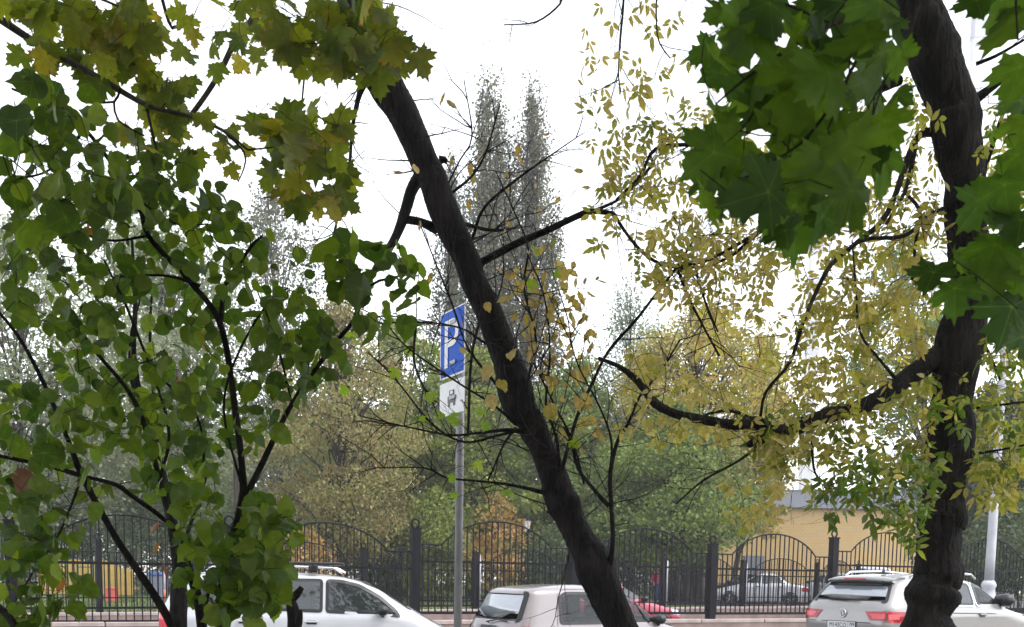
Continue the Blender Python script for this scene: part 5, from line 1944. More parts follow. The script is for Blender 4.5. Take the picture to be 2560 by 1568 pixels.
# single big pale leaves and fresh green ones
big = [(1284, 884, .10), (1250, 965, .10), (1366, 1025, .11), (1400, 690, .08), (1225, 925, .10), (1222, 1000, .09), (1042, 430, .07), (1215, 770, .06), (1152, 885, .05)]
put_leaves(T1, 'round', M['leaf_pale'], np.array([P(a, b - 18, 7.0) for a, b, _ in big]), np.array([s_ for *_, s_ in big]), 20, tocam=1.3, up=.1, rnd=.35, down=1.0)
lime = [(875, 835), (872, 975), (1000, 1010), (1045, 1050), (1020, 870), (1075, 985), (1110, 1040), (1120, 1045), (1135, 1195), (1130, 1240), (1275, 1235), (1180, 1160), (905, 870), (1090, 880), (1140, 1060), (1210, 1030), (1460, 1115), (1425, 1105), (1340, 620), (1330, 700), (1380, 690), (1000, 930), (1220, 1060)]
lp_ = np.array([P(a, b - 14, rng.uniform(6.9, 7.1)) for a, b in lime])
ch = grow_twigs(sk, lp_, .06)
twig_mesh('twigs', ch, M['bark_twig'], T1, .0009)
put_leaves(T1, 'maple', M['leaf_lime'], lp_, rng.uniform(.05, .085, len(lp_)), 40, tocam=1.2, up=.2, rnd=.4, down=.8)

# ------------------------------------------------------------------ 2. the thick trunk at the right: ash-leaved maple
RZ = lambda py: 6.9 + (py - 1568) * .0001
right_rows = [(2110, 2190, 2400), (2000, 2225, 2392), (1850, 2250, 2380), (1700, 2258, 2376), (1600, 2250, 2392), (1568, 2258, 2382), (1540, 2268, 2372), (1520, 2270, 2380), (1500, 2262, 2396), (1480, 2266, 2400), (1462, 2280, 2394), (1444, 2284, 2406), (1425, 2288, 2404), (1393, 2293, 2398), (1350, 2296, 2400), (1318, 2296, 2402), (1300, 2294, 2416), (1285, 2300, 2412), (1255, 2308, 2408), (1186, 2315, 2412), (1145, 2316, 2428),
              (1117, 2318, 2430), (1080, 2322, 2434), (1048, 2324, 2432), (1017, 2332, 2425), (914, 2336, 2446), (845, 2343, 2460), (776, 2366, 2470), (740, 2380, 2474), (707, 2384, 2476), (638, 2374, 2476), (569, 2370, 2462), (500, 2363, 2460), (448, 2366, 2460), (400, 2350, 2456), (345, 2337, 2448), (300, 2330, 2450), (276, 2330, 2446), (207, 2298, 2420), (138, 2270, 2398), (69, 2246, 2372), (20, 2239, 2350), (-60, 2215, 2320), (-180, 2190, 2280), (-400, 2150, 2225)]
base = P(2295, 2110, 6.95)
T2 = empty('thick_tree', (base[0], base[1], -.02), 0, 'thick dark knobbly trunk at the right hung with yellow and green ash maple leaves', 'tree')
tp2, tr2 = trunk_from_edges('trunk', right_rows, RZ, M['bark_right'], T2, 96, .13, 11)
RB = [
    [(2365, 880, 6.85, 58), (2310, 915, 6.8, 50), (2240, 965, 6.7, 44), (2180, 1005, 6.65, 40), (2110, 1030, 6.6, 38), (2050, 1045, 6.55, 38), (1960, 1080, 6.5, 40), (1920, 1070, 6.5, 34), (1885, 1055, 6.5, 30), (1840, 1062, 6.45, 26), (1760, 1050, 6.4, 24), (1690, 1035, 6.4, 22), (1640, 1010, 6.4, 22), (1610, 970, 6.4, 22), (1580, 940, 6.4, 16), (1545, 915, 6.4, 12), (1495, 895, 6.4, 8)],
    [(1930, 1085, 6.5, 30), (1900, 1095, 6.45, 24), (1872, 1112, 6.4, 16)],
    [(1925, 1090, 6.5, 10), (1850, 1150, 6.4, 7), (1760, 1200, 6.35, 6), (1690, 1260, 6.3, 4)],
    [(1885, 1055, 6.5, 12), (1830, 1028, 6.45, 9), (1770, 1035, 6.4, 7), (1740, 1055, 6.4, 6)],
    [(1900, 1050, 6.5, 8), (1915, 980, 6.45, 8), (1975, 905, 6.4, 9), (2010, 800, 6.4, 10), (2060, 690, 6.45, 11), (2090, 650, 6.5, 12), (2150, 600, 6.55, 13), (2220, 530, 6.65, 14), (2290, 350, 6.75, 18), (2350, 330, 6.85, 26)],
    [(2090, 650, 6.5, 8), (2160, 600, 6.5, 9), (2260, 590, 6.55, 10), (2320, 540, 6.65, 10), (2375, 515, 6.8, 12)],
    [(2290, 350, 6.75, 14), (2278, 420, 6.7, 12), (2262, 480, 6.65, 10), (2240, 520, 6.6, 8), (2215, 560, 6.55, 7)],
    [(2262, 480, 6.65, 9), (2300, 530, 6.6, 9), (2290, 600, 6.6, 8), (2280, 700, 6.6, 6)],
    [(2430, 255, 6.8, 26), (2470, 225, 6.75, 20), (2530, 180, 6.7, 16), (2600, 140, 6.6, 14)],
    [(2450, 470, 6.85, 14), (2470, 400, 6.8, 12), (2495, 320, 6.7, 11), (2530, 220, 6.6, 8)],
    [(2440, 160, 6.8, 10), (2490, 140, 6.75, 8), (2560, 100, 6.7, 6)],
    [(2440, 1020, 6.8, 7), (2520, 1010, 6.7, 6), (2600, 1000, 6.6, 5)],
    [(2430, 1135, 6.8, 8), (2500, 1125, 6.7, 6), (2600, 1105, 6.6, 5)],
    [(2460, 860, 6.85, 10), (2480, 900, 6.7, 8), (2500, 950, 6.65, 6)],
    [(2250, 960, 6.7, 9), (2200, 900, 6.6, 7), (2150, 830, 6.55, 6), (2140, 720, 6.5, 5), (2130, 600, 6.5, 4)],
    [(2300, 1170, 6.8, 8), (2200, 1180, 6.5, 6), (2130, 1210, 6.3, 5), (2060, 1230, 6.2, 3)],
    [(2030, 1100, 6.5, 7), (2032, 1150, 6.45, 7), (2045, 1195, 6.4, 6), (2100, 1225, 6.35, 4)],
    [(1960, 540, 6.8, 12), (1880, 590, 6.7, 11), (1820, 625, 6.7, 9), (1760, 655, 6.7, 7), (1700, 665, 6.7, 5)],
    [(2080, 330, 6.6, 10), (1960, 540, 6.8, 13)],
    [(1900, 290, 6.6, 24), (1840, 320, 6.6, 18), (1800, 345, 6.6, 12), (1740, 360, 6.6, 10), (1640, 372, 6.6, 9), (1600, 440, 6.6, 7), (1540, 500, 6.6, 6)],
    [(2250, 200, 6.8, 26), (2100, 250, 6.7, 26), (1900, 290, 6.6, 24)],
    [(1560, -60, 6.5, 7), (1558, 20, 6.5, 6), (1552, 90, 6.5, 5), (1546, 180, 6.5, 4), (1552, 230, 6.5, 3)],
    [(1642, -60, 6.5, 5), (1641, 60, 6.5, 4), (1650, 110, 6.5, 4), (1675, 145, 6.5, 3)],
    [(1410, -30, 6.5, 6), (1400, 10, 6.5, 5), (1340, 55, 6.5, 4), (1260, 62, 6.5, 2.5)],
    [(2270, -80, 6.7, 30), (1950, -120, 6.6, 22), (1642, -60, 6.5, 14), (1560, -60, 6.5, 12), (1410, -30, 6.5, 8)],
]
sk2 = []
for i, rows in enumerate(RB):
    p_, r_ = wood('branch', rows, M['bark_right'], T2, 10 if rows[0][3] > 20 else 6, .06, .06, i * 5.3)
    sk2.append(p_)
sk2 = np.vstack(sk2)
tub, ends2 = [], []
for _ in range(230):
    i = rng.integers(len(sk2) - 1)
    t = sk2[i + 1] - sk2[i]
    d = t / (np.linalg.norm(t) + 1e-9) * .5 + rng.normal(0, .7, 3)
    sprig(sk2[i], d, rng.uniform(.2, .7), .0030, 2, tub, ends2)
# where the leaves hang: (outline, how many, distance, tone from green 0 to gold 1)
ASH = [
    ([(1440, 90), (1560, 120), (1720, 130), (1700, 260), (1640, 340), (1560, 470), (1440, 430), (1480, 300)], 34, (6.3, 6.7), .62),
    ([(1440, 0), (1800, 0), (1780, 120), (1700, 60), (1460, 110)], 9, (6.3, 6.7), .75),
    ([(1560, 330), (1760, 220), (1850, 330), (1760, 470), (1650, 500), (1500, 620), (1480, 470)], 75, (6.3, 6.8), .5),
    ([(1560, 600), (1660, 540), (1800, 520), (1960, 560), (1950, 700), (1880, 780), (1700, 760), (1610, 720)], 150, (6.4, 7.2), .66),
    ([(1960, 480), (2330, 420), (2360, 600), (2330, 760), (2150, 800), (2020, 740), (1960, 620)], 190, (6.3, 7.4), .60),
    ([(2000, 740), (2360, 740), (2340, 900), (2200, 990), (2050, 1040), (1980, 960)], 200, (6.3, 7.6), .55),
    ([(1960, 1000), (2200, 1000), (2340, 920), (2330, 1180), (2130, 1160), (1960, 1120)], 130, (6.2, 7.2), .42),
    ([(1860, 1050), (2000, 1080), (2010, 1180), (1900, 1170)], 36, (6.2, 6.6), .35),
    ([(2040, 1180), (2200, 1130), (2330, 1140), (2320, 1290), (2270, 1390), (2220, 1310), (2150, 1260), (2050, 1290)], 95, (5.6, 6.3), .08),
    ([(1560, 880), (1700, 900), (1800, 960), (1900, 1000), (1880, 1100), (1700, 1100), (1560, 1080)], 70, (6.3, 7.2), .62),
    ([(1720, 760), (1950, 800), (1990, 1000), (1860, 1000), (1760, 900)], 70, (7.5, 9.0), .7),
    ([(1820, 1200), (1960, 1170), (1970, 1260), (1890, 1330), (1830, 1310)], 22, (6.3, 6.6), .8),
    ([(2450, 260), (2600, 180), (2600, 620), (2460, 560)], 80, (6.3, 7.4), .40),
    ([(2460, 820), (2600, 760), (2600, 1230), (2510, 1260), (2430, 1180), (2440, 1000)], 150, (6.2, 7.4), .28),
    ([(2430, 1100), (2540, 1150), (2520, 1290), (2430, 1260)], 40, (6.2, 7.0), .45),
    ([(2260, 160), (2330, 300), (2340, 420), (2250, 440)], 24, (6.4, 7.2), .45),
    ([(1680, 340), (1820, 240), (2240, 260), (2240, 520), (1800, 520)], 70, (6.9, 7.8), .55),
    ([(2300, 960), (2420, 950), (2420, 1220), (2310, 1240)], 22, (5.9, 6.4), .08),
]
pos2, sz2, tn2 = [], [], []
for poly, n, zr, tone in ASH:
    for a, b, c in scatter(poly, int(n * 1.3), zr, 11):
        pos2.append(P(a, b - 22, c))
        sz2.append(rng.uniform(.09, .165))
        tn2.append(np.clip(tone + rng.normal(0, .13), 0, 1))
pos2, sz2, tn2 = np.array(pos2), np.array(sz2), np.array(tn2)
ch = grow_twigs(sk2, pos2, .07, jitter=.10)
twig_mesh('twigs', ch, M['bark_twig'], T2, .0010, .42, .009, tub)
Rm = orient(pos2, .7, .35, .6, 1.0, .55)
var = rng.integers(0, 5, len(pos2))
key = np.argsort(-(sz2 / ((pos2 - CAM) @ FWD)))
# colour of the single leaves: the greener ones and the golden ones have their own foliage
M['leaf_ash_green'] = mat_leaf('leaf_ash_green', [(.055, .115, .014, 1), (.09, .15, .018, 1), (.14, .19, .022, 1)], .5)
M['leaf_ash_gold'] = mat_leaf('leaf_ash_gold', [(.22, .25, .035, 1), (.44, .37, .11, 1), (.28, .28, .05, 1), (.50, .39, .17, 1), (.36, .32, .08, 1)], .5)
obj, blk = key[:300], key[300:]
g = obj[tn2[obj] < .3]
y = obj[tn2[obj] >= .3]
leaf_objects('ash', M['leaf_ash_green'], pos2[g], Rm[g], sz2[g], T2, var[g])
leaf_objects('ash', M['leaf_ash_gold'], pos2[y], Rm[y], sz2[y], T2, var[y])
leaf_cloud('leaves', 'ash', M['leaf_ash'], pos2[blk], Rm[blk], sz2[blk], T2, var[blk], tn2[blk])

# ------------------------------------------------------------------ 3. the leafy shrub at the left
SB = [
    [(545, 2350, 3.6, 44), (548, 1900, 3.6, 36), (556, 1568, 3.6, 30), (562, 1440, 3.6, 26), (604, 1262, 3.6, 22), (606, 1180, 3.55, 18), (590, 1040, 3.5, 17), (552, 815, 3.4, 15), (470, 700, 3.4, 14), (372, 592, 3.35, 13), (340, 500, 3.3, 12), (212, 322, 3.2, 10), (130, 265, 3.1, 8), (30, 222, 3.1, 6)],
    [(604, 1262, 3.6, 17), (650, 1170, 3.55, 15), (730, 1010, 3.5, 13), (830, 868, 3.45, 11), (885, 800, 3.4, 9), (925, 715, 3.4, 7), (1000, 690, 3.4, 5)],
    [(552, 815, 3.4, 12), (560, 720, 3.4, 11), (580, 690, 3.35, 9), (625, 620, 3.35, 8), (655, 590, 3.3, 6)],
    [(545, 2350, 3.6, 40), (520, 1900, 3.7, 34), (505, 1568, 3.7, 26), (475, 1430, 3.7, 22), (440, 1330, 3.7, 18), (400, 1200, 3.7, 15), (340, 1010, 3.65, 12), (240, 880, 3.6, 9), (150, 760, 3.6, 6)],
    [(545, 2350, 3.6, 36), (490, 1800, 3.5, 28), (430, 1568, 3.4, 22), (290, 1345, 3.35, 17), (206, 1190, 3.3, 16), (170, 1100, 3.3, 12), (110, 960, 3.3, 11), (45, 840, 3.25, 9), (-40, 740, 3.2, 7)],
    [(206, 1190, 3.3, 13), (120, 1165, 3.3, 11), (0, 1140, 3.25, 9), (-60, 1120, 3.2, 7)],
    [(206, 1190, 3.3, 9), (290, 1212, 3.4, 12), (330, 1240, 3.5, 12), (400, 1290, 3.6, 11), (440, 1330, 3.7, 11)],
    [(400, 1200, 3.7, 9), (420, 1060, 3.6, 8), (330, 800, 3.5, 7), (260, 650, 3.4, 6)],
    [(500, 715, 3.4, 9), (420, 690, 3.35, 7), (300, 690, 3.3, 6)],
    [(370, 590, 3.35, 7), (260, 600, 3.3, 6), (100, 540, 3.2, 4)],
    [(480, 1300, 3.6, 8), (510, 1120, 3.5, 7), (470, 1000, 3.45, 6), (400, 950, 3.4, 5)],
    [(505, 1568, 3.65, 10), (540, 1430, 3.6, 8), (640, 1390, 3.5, 7), (700, 1330, 3.5, 5)],
    [(604, 1220, 3.55, 7), (560, 1000, 3.5, 6), (640, 800, 3.4, 6), (720, 720, 3.4, 5)],
    [(730, 1010, 3.5, 6), (690, 850, 3.4, 5), (640, 720, 3.4, 4)],
    [(885, 805, 3.4, 5), (960, 790, 3.4, 4), (1080, 805, 3.4, 3)],
    [(206, 1190, 3.3, 7), (150, 1330, 3.2, 6), (90, 1420, 3.1, 5), (40, 1500, 3.1, 4)],
    [(-60, 1480, 2.9, 20), (10, 1530, 2.9, 18), (60, 1600, 2.9, 22), (200, 1800, 3.2, 26), (480, 2250, 3.55, 30)],
    [(212, 322, 3.2, 7), (130, 420, 3.0, 6), (40, 450, 2.8, 5)],
    [(345, 500, 3.3, 6), (440, 560, 3.3, 5), (520, 560, 3.3, 4)],
]
base = P(545, 2350, 3.6)
T3 = empty('leafy_shrub', (base[0], base[1], -.02), 0, 'tall shrub with dark forked stems and round green leaves filling the left side', 'shrub')
sk3 = []
for i, rows in enumerate(SB):
    p_, r_ = wood('stem', rows, M['bark_lean'], T3, 9 if rows[0][3] > 12 else 6, .04, .05, 40 + i * 3.7)
    sk3.append(p_)
sk3 = np.vstack(sk3)
SHR = [
    ([(0, 560), (120, 470), (300, 400), (480, 430), (600, 560), (690, 600), (660, 700), (600, 820), (560, 900), (420, 850), (400, 700), (330, 720), (300, 900), (120, 900), (0, 760)], 280, (3.0, 3.8), (.062, .092)),
    ([(0, 330), (60, 215), (200, 240), (330, 330), (340, 500), (180, 560), (0, 560)], 70, (2.4, 3.1), (.075, .115)),
    ([(340, 330), (480, 420), (600, 540), (480, 560), (340, 470)], 40, (3.2, 3.8), (.06, .09)),
    ([(150, 900), (420, 900), (560, 900), (600, 1050), (560, 1200), (430, 1260), (400, 1120), (250, 1140), (120, 1050)], 150, (3.2, 3.9), (.060, .092)),
    ([(620, 820), (700, 740), (780, 760), (870, 860), (850, 930), (780, 990), (700, 1060), (640, 1150), (600, 1120)], 85, (3.2, 3.6), (.060, .095)),
    ([(640, 600), (720, 560), (800, 700), (760, 790), (660, 760)], 12, (3.2, 3.6), (.05, .07)),
    ([(810, 600), (880, 585), (930, 640), (930, 700), (880, 750), (820, 700)], 15, (3.2, 3.5), (.10, .15)),
    ([(930, 700), (990, 600), (1050, 660), (1060, 760), (1000, 850), (880, 830)], 24, (3.2, 3.5), (.07, .10)),
    ([(0, 960), (130, 1000), (210, 1150), (260, 1230), (230, 1350), (120, 1380), (0, 1360)], 85, (2.9, 3.5), (.060, .09)),
    ([(0, 1340), (140, 1380), (220, 1480), (130, 1580), (0, 1580)], 46, (2.8, 3.2), (.060, .10)),
    ([(640, 1240), (700, 1280), (760, 1330), (720, 1390), (700, 1480), (720, 1490), (640, 1580), (560, 1570), (560, 1440), (610, 1300)], 95, (3.2, 3.6), (.065, .11)),
    ([(420, 1260), (560, 1240), (590, 1400), (540, 1560), (440, 1450)], 60, (3.3, 3.7), (.055, .085)),
    ([(280, 1130), (420, 1120), (440, 1230), (380, 1250)], 14, (3.2, 3.6), (.06, .09)),
]
p3, s3 = [], []
for poly, n, zr, sr in SHR:
    for a, b, c in scatter(poly, int(n * 1.42), zr, 13):
        p3.append(P(a, b - 20, c))
        s3.append(rng.uniform(sr[0] * .46, sr[1] * .78))
p3, s3 = np.array(p3), np.array(s3)
ch = grow_twigs(sk3, p3, .05, jitter=.10)
twig_mesh('twigs', ch, M['bark_twig'], T3, .0008, .42, .006)
put_leaves(T3, 'round', M['leaf_shrub'], p3, s3, 300, tocam=.75, up=.4, rnd=.9, down=.9, out=.75)
# a few dry and orange leaves on it
dry = [(75, 1170), (110, 1185), (205, 560), (400, 1300), (400, 1355), (405, 1400), (500, 820), (445, 940), (420, 990), (160, 1440)]
put_leaves(T3, 'round', M['leaf_brown'], np.array([P(a, b, 3.1) for a, b in dry[:2]]), np.array([.07, .065]), 4, tocam=.4)
dl = np.array([P(a, b, 3.35) for a, b in dry[2:]])
put_leaves(T3, 'leaflet', M['leaf_orange'], dl, np.full(len(dl), .065), 12)
twig_mesh('twigs', grow_twigs(sk3, dl, .05), M['bark_twig'], T3, .0008)

# dark stem among the shrub, further back
base = P(445, 1990, 5.4)
T4 = empty('young_tree', (base[0], base[1], -.02), 0, 'slender dark young trunk standing behind the shrub beside the white people carrier', 'tree')
wood('trunk', [(446, 2200, 5.4, 60), (448, 1900, 5.4, 52), (447, 1568, 5.4, 46), (446, 1400, 5.4, 34), (420, 1260, 5.4, 26), (395, 1150, 5.4, 24), (360, 1040, 5.4, 18), (335, 900, 5.4, 14), (338, 760, 5.4, 11), (330, 600, 5.4, 7)], M['bark_lean'], T4, 14, .05, .07, 77)
t4b = [[(395, 1150, 5.4, 14), (385, 1000, 5.4, 10), (375, 850, 5.4, 8), (380, 720, 5.4, 6)], [(360, 1040, 5.4, 10), (330, 960, 5.4, 8), (325, 850, 5.4, 6), (350, 750, 5.3, 5)], [(446, 1400, 5.4, 12), (480, 1300, 5.3, 9), (520, 1180, 5.3, 7)]]
s4 = np.vstack([wood('branch', r_, M['bark_twig'], T4, 6, .06, .05, 90 + i)[0] for i, r_ in enumerate(t4b)])
a4 = np.array([P(a, b, c) for a, b, c in scatter([(300, 620), (480, 640), (560, 1000), (500, 1250), (380, 1250), (300, 950)], 70, (5.1, 5.7), 16)])
twig_mesh('twigs', grow_twigs(s4, a4, .06), M['bark_twig'], T4, .001)
put_leaves(T4, 'round', M['leaf_shrub'], a4, rng.uniform(.06, .09, len(a4)), 70)

# broken stump by the kerb
b0 = P(733, 1900, 4.6)
T5 = empty('broken_stump', (b0[0], b0[1], -.02), 0, 'short broken dark stump with a slanting splinter before the white people carrier', 'stump')
wood('trunk', [(731, 1960, 4.6, 46), (732, 1750, 4.6, 38), (733, 1568, 4.6, 30), (731, 1520, 4.6, 30), (728, 1500, 4.6, 26), (742, 1485, 4.6, 22), (755, 1468, 4.6, 14)], M['bark_lean'], T5, 12, .02, .12, 5)
wood('splinter', [(724, 1510, 4.6, 10), (719, 1498, 4.6, 6), (717, 1493, 4.6, 2)], M['bark_lean'], T5, 6, .01, .1, 6)
wood('splinter', [(745, 1580, 4.55, 18), (747, 1550, 4.55, 16), (751, 1532, 4.55, 10), (752, 1524, 4.55, 3)], M['bark_right'], T5, 8, .01, .2, 8)

# ------------------------------------------------------------------ 4. maple at the upper left, yellowing
UB = [
    [(-700, -260, 3.9, 60), (-300, -90, 3.7, 34), (-60, 10, 3.5, 22), (0, 48, 3.5, 20), (60, 88, 3.5, 18), (130, 130, 3.5, 17), (240, 190, 3.45, 15), (365, 262, 3.4, 12), (470, 290, 3.4, 9), (555, 325, 3.4, 8), (620, 375, 3.4, 5)],
    [(365, 262, 3.4, 8), (385, 350, 3.4, 6), (400, 400, 3.4, 5)],
    [(300, 222, 3.4, 6), (285, 255, 3.4, 6), (225, 255, 3.4, 5)],
    [(285, 255, 3.4, 6), (295, 300, 3.4, 5), (360, 340, 3.4, 4)],
    [(555, 325, 3.4, 5), (610, 380, 3.4, 5), (610, 420, 3.4, 4), (595, 455, 3.4, 3)],
    [(620, 375, 3.4, 5), (700, 365, 3.4, 4), (760, 340, 3.4, 3)],
    [(690, -200, 4.2, 30), (670, -60, 4.2, 26), (648, 20, 4.2, 24), (620, 70, 4.2, 20), (590, 100, 4.2, 16), (545, 190, 4.2, 14), (480, 285, 4.2, 12), (380, 400, 4.2, 10), (340, 440, 4.2, 8)],
    [(-700, -260, 3.9, 50), (0, -330, 4.1, 40), (690, -200, 4.2, 30)],
    [(470, 40, 4.1, 9), (430, 70, 4.1, 8), (390, -60, 4.1, 8)],
    [(690, -200, 4.2, 20), (800, -80, 3.8, 14), (860, 0, 3.6, 9), (900, 60, 3.5, 6), (950, 120, 3.5, 5)],
    [(800, -80, 3.8, 8), (760, 60, 3.7, 6), (768, 130, 3.7, 6), (760, 200, 3.7, 5), (752, 300, 3.7, 4), (750, 400, 3.7, 3)],
    [(620, 70, 4.2, 9), (690, 110, 4.1, 6), (730, 150, 4.0, 6), (762, 160, 3.8, 5)],
    [(-60, 10, 3.5, 14), (60, -40, 3.3, 10), (200, -20, 3.2, 8), (330, 30, 3.2, 5)],
]
b0 = P(-900, 2300, 3.9)
tb = P(-700, -260, 3.9)
T6 = empty('yellowing_maple', (tb[0] - .25, tb[1], -.02), 0, 'maple boughs at the upper left with green leaves edged in orange', 'tree')
tk = [(tb[0] - .35, tb[1] + .1, -.1), (tb[0] - .3, tb[1], 1.2), (tb[0] - .2, tb[1], 2.6), (tb[0], tb[1], tb[2]), (tb[0] - .1, tb[1] + .2, tb[2] + 2)]
worldify(MB().tube(spline(tk, .15), list(np.linspace(.14, .07, len(spline(tk, .15)))), 14).build('trunk', M['bark_right'], T6, True), T6)
sk6 = np.vstack([wood('branch', r_, M['bark_twig' if r_[0][3] < 12 else 'bark_grey'], T6, 8, .05, .05, 120 + i * 2.3)[0] for i, r_ in enumerate(UB)])
MAPL = [
    ([(80, 20), (200, 0), (380, 0), (380, 110), (300, 130), (180, 110), (90, 70)], 30, (3.0, 3.5), (.13, .17)),
    ([(30, 100), (120, 100), (300, 170), (260, 215), (100, 180)], 16, (3.3, 3.6), (.10, .14)),
    ([(230, 60), (340, 60), (345, 190), (250, 180)], 14, (3.1, 3.5), (.11, .15)),
    ([(340, 190), (480, 190), (500, 300), (420, 340), (350, 290)], 22, (3.3, 3.7), (.10, .14)),
    ([(400, 30), (660, 0), (680, 170), (600, 190), (440, 150)], 20, (3.5, 4.1), (.10, .14)),
    ([(650, 0), (970, 0), (950, 80), (880, 160), (760, 170), (680, 80)], 46, (3.2, 3.7), (.13, .17)),
    ([(850, 60), (960, 40), (1045, 110), (1010, 210), (900, 180)], 24, (3.2, 3.6), (.12, .16)),
    ([(620, 290), (760, 290), (880, 310), (860, 400), (700, 400), (630, 350)], 20, (3.2, 3.6), (.13, .18)),
    ([(650, 400), (860, 380), (890, 520), (740, 530), (660, 470)], 20, (3.2, 3.6), (.11, .16)),
    ([(280, 300), (480, 330), (500, 480), (360, 440)], 12, (3.4, 3.9), (.09, .12)),
    ([(0, 0), (60, 0), (60, 40), (0, 30)], 5, (3.2, 3.5), (.10, .13)),
    ([(520, 300), (620, 320), (640, 420), (560, 440)], 7, (3.4, 3.7), (.07, .10)),
]
p6, s6 = [], []
for poly, n, zr, sr in MAPL:
    for a, b, c in scatter(poly, n, zr, 26):
        s_ = rng.uniform(*sr) * .62
        p6.append(P(a, b - s_ * .6 / c * FPX, c))
        s6.append(s_)
p6, s6 = np.array(p6), np.array(s6)
twig_mesh('twigs', grow_twigs(sk6, p6, .06, jitter=.1), M['bark_twig'], T6, .0010, .4, .006)
put_leaves(T6, 'maple', M['leaf_maple_autumn'], p6, s6, 300, tocam=1.1, up=.3, rnd=.5, down=1.0, out=.55)

# ------------------------------------------------------------------ 5. maple close to the camera at the upper right, green
FM = [  # centre px, py, width in photo pixels, turn of the tip from straight down (degrees, positive to the right), tilt
    (1860, 95, 230, -40, .2), (1800, 30, 130, -60, .3), (1930, 20, 200, 10, .3), (2030, 50, 210, -20, .3), (2120, 30, 240, 20, .2), (2085, 150, 240, -10, .4), (2205, 20, 220, 5, .2), (1985, 110, 190, 30, .6),
    (2150, 110, 240, -70, .9), (1905, 175, 220, -30, .5), (1795, 190, 190, -55, .4), (2000, 220, 300, -25, .1), (2165, 240, 300, 10, .5), (1925, 285, 250, -35, .3), (2065, 345, 250, 5, .5), (1960, 355, 260, -20, .3),
    (1765, 400, 220, -50, .15), (1850, 395, 230, -20, .3), (1885, 440, 230, -30, .3), (1810, 320, 150, -70, .5), (1768, 525, 200, 10, .7), (1900, 480, 250, -75, .8), (1980, 540, 270, -5, .35), (2112, 500, 250, -25, .6),
    (2222, 415, 210, 10, .9), (2255, 150, 140, 0, 1.0), (2215, 320, 160, 25, .7), (2050, 440, 240, -10, .4), (2005, 450, 220, 20, .4), (1930, 200, 200, 40, .4), (2065, 190, 230, -45, .4), (2240, 60, 150, 30, .5), (1760, 130, 120, -80, .5),
    (2130, 380, 230, 20, .5), (2185, 160, 220, -20, .5), (1870, 240, 210, 15, .6), (2020, 310, 240, 35, .5), (1840, 470, 180, -10, .5), (1955, 60, 220, -50, .5), (2060, 560, 160, -10, .7), (2180, 350, 200, 0, .6), (1850, 20, 190, -20, .4),
    # right edge
    (2440, 520, 175, -40, .2), (2515, 480, 180, 20, .3), (2550, 565, 210, -15, .3), (2480, 630, 190, -30, .3), (2330, 695, 150, -20, .3), (2385, 735, 160, -5, .4), (2470, 695, 190, -10, .2), (2545, 690, 210, 20, .3), (2530, 785, 220, -10, .2), (2550, 400, 160, 15, .4), (2548, 320, 140, -20, .4),
    (2530, 80, 250, -35, .7), (2548, 190, 200, -10, .5), (2552, 270, 170, 10, .4), (2445, 10, 150, 10, .6), (2500, 20, 170, -20, .5), (2556, 860, 170, 10, .4), (2420, 640, 120, -30, .4), (2500, 560, 150, 25, .5), (2390, 660, 130, 20, .6)]
for a_, b_, c_ in scatter([(1740, 0), (2250, 0), (2265, 200), (2240, 420), (2130, 540), (1990, 620), (1900, 520), (1760, 540), (1715, 420), (1780, 250)], 16, (1, 2), 40):
    FM.append((a_, b_, rng.uniform(100, 160), rng.uniform(-60, 40), rng.uniform(.2, .9)))
tbx = P(3300, 700, 2.1)
T7 = empty('green_maple', (tbx[0], tbx[1], -.02), 0, 'maple boughs close by at the upper right with large green leaves', 'tree')
tk = spline([(tbx[0] + .1, tbx[1] + .1, -.1), (tbx[0] + .05, tbx[1], 1.2), (tbx[0], tbx[1], 2.2), (tbx[0] - .05, tbx[1] + .05, 3.4), (tbx[0], tbx[1], 4.4)], .12)
worldify(MB().tube(tk, list(np.linspace(.10, .05, len(tk))), 14).build('trunk', M['bark_right'], T7, True), T7)
GB = [
    [(3300, 300, 2.1, 70), (2900, 0, 1.9, 40), (2560, -120, 1.75, 26), (2300, -60, 1.65, 20), (2180, 20, 1.6, 14), (2080, 60, 1.55, 12), (1960, 130, 1.5, 9), (1860, 200, 1.48, 7), (1790, 260, 1.45, 5)],
    [(2180, 20, 1.6, 10), (2150, 130, 1.55, 9), (2080, 260, 1.5, 8), (2000, 360, 1.48, 6), (1900, 420, 1.45, 5), (1820, 480, 1.42, 4)],
    [(2300, -60, 1.65, 12), (2290, 40, 1.6, 7), (2250, 130, 1.55, 6), (2200, 230, 1.52, 5), (2170, 340, 1.5, 4)],
    [(2080, 60, 1.55, 7), (1960, 10, 1.5, 6), (1860, -10, 1.48, 5)],
    [(2080, 260, 1.5, 5), (2090, 380, 1.48, 4), (2080, 470, 1.46, 3)],
    [(3300, 700, 2.1, 40), (2900, 620, 1.95, 22), (2640, 600, 1.85, 12), (2560, 620, 1.8, 8), (2480, 660, 1.78, 6), (2400, 690, 1.76, 4)],
    [(2640, 600, 1.85, 7), (2600, 500, 1.8, 6), (2540, 420, 1.78, 4), (2550, 300, 1.75, 3)],
    [(2560, -120, 1.75, 8), (2540, -20, 1.7, 6), (2545, 100, 1.7, 4)],
]
sk7 = np.vstack([wood('branch', r_, M['bark_twig'], T7, 8, .03, .05, 200 + i)[0] for i, r_ in enumerate(GB)])
p7, s7, R7 = [], [], []
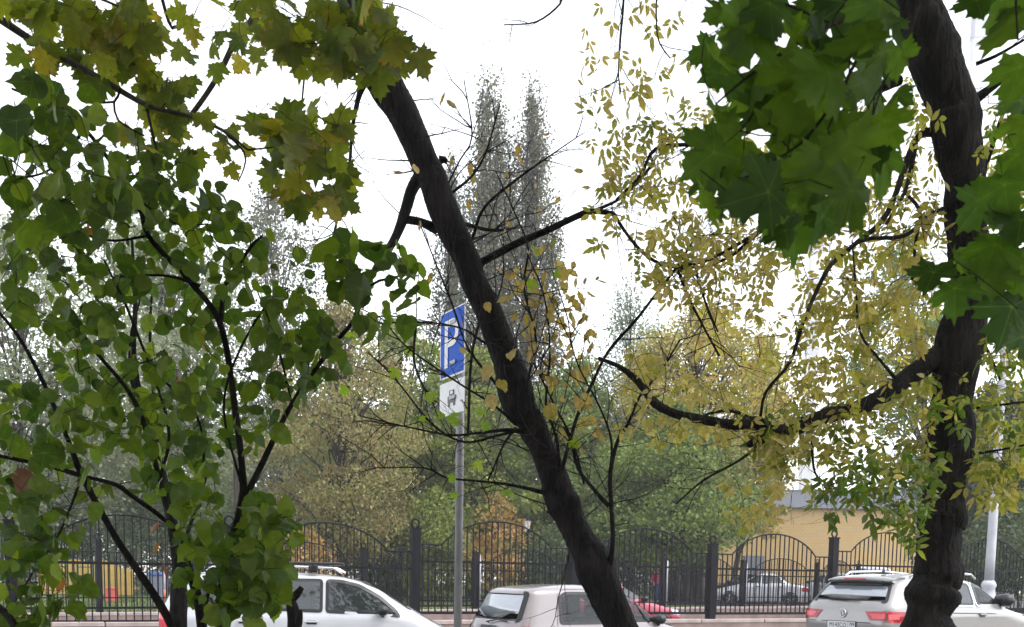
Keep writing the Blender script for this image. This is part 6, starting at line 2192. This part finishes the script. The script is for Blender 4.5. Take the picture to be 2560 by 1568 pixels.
for cx_, cy_, w_, turn, tilt in FM:
    Z = rng.uniform(1.36, 1.70) if cx_ < 2300 else rng.uniform(1.65, 1.85)
    s_ = w_ / FPX * Z / 1.52
    th = R(turn)
    tip = RIGHT * math.sin(th) - UP * math.cos(th) + FWD * rng.normal(0, .25)
    tilt = min(1.1, tilt * 1.25)
    nrm = -FWD * (1 - tilt * .55) + UP * rng.uniform(-.1, .5) * (1 + tilt) + RIGHT * rng.choice([-1, 1]) * tilt * .85 + rng.normal(0, .12, 3)
    if rng.random() < .45:
        nrm = -nrm
    tip = tip / np.linalg.norm(tip)
    p7.append(P(cx_, cy_, Z) - tip * s_ * (.35 + .42))
    s7.append(s_)
    R7.append(frames(tip[None], nrm[None])[0])
p7, s7, R7 = np.array(p7), np.array(s7), np.array(R7)
twig_mesh('twigs', grow_twigs(sk7, p7, .03, jitter=.12), M['bark_twig'], T7, .0009, .4, .004)
leaf_objects('maple', M['leaf_maple_green'], p7, R7, s7, T7, rng.integers(0, 5, len(p7)))


# ------------------------------------------------------------------ unseen leaves added above and behind the camera to shade the near trees
def shade_canopy(root, mat, n, xr, yr, thick, leaf, bulk='crown'):
    out = []
    nc = max(8, n // 160)
    while len(out) < nc:
        x, y = rng.uniform(*xr), rng.uniform(*yr)
        low = 1.65 + .66 * max(y, 0) + .9 if y > 0 else 2.6 - .12 * y * rng.random() * 2
        out.append((x, y, low + .5 + rng.random() * thick))
    c = np.array(out)
    pos = c[rng.integers(nc, size=n)] + rng.normal(0, 1, (n, 3)) * np.array([.55, .55, .3])
    lim = 1.65 + .60 * np.maximum(pos[:, 1], 0) + .45
    pos = pos[pos[:, 2] > lim]
    n = len(pos)
    small_leaves(bulk, pos, leaf * rng.uniform(.7, 1.3, n), rng.random(n), mat, root)


shade_canopy(T1, f_ygr, 7000, (-6, 3), (-1, 9), 3.0, .24)
shade_canopy(T2, f_ygr, 7000, (-1, 8), (-1, 9), 3.0, .24)
shade_canopy(T6, f_ygr, 5000, (-9, 0), (-7, 3), 4.0, .24)
shade_canopy(T7, f_ygr, 5000, (0, 9), (-7, 3), 4.0, .24)


# ------------------------------------------------------------------ thin haze volume added to wash out the far trees and lift shadows
hz = MB().box((0, 65, 28.5), (304, 174, 59)).build('haze', M['sign_white'])
hm = bpy.data.materials.new('haze')
hm.use_nodes = True
hm.node_tree.nodes.clear()
pv = hm.node_tree.nodes.new('ShaderNodeVolumePrincipled')
pv.inputs['Density'].default_value = 0.0011
pv.inputs['Color'].default_value = (.97, .965, 1.0, 1)
pv.inputs['Anisotropy'].default_value = 0.2
mo = hm.node_tree.nodes.new('ShaderNodeOutputMaterial')
hm.node_tree.links.new(pv.outputs[0], mo.inputs['Volume'])
hz.data.materials.clear()
hz.data.materials.append(hm)
tag(hz, 'thin pale haze added over the whole park to wash out the far trees', 'haze', kind='stuff')
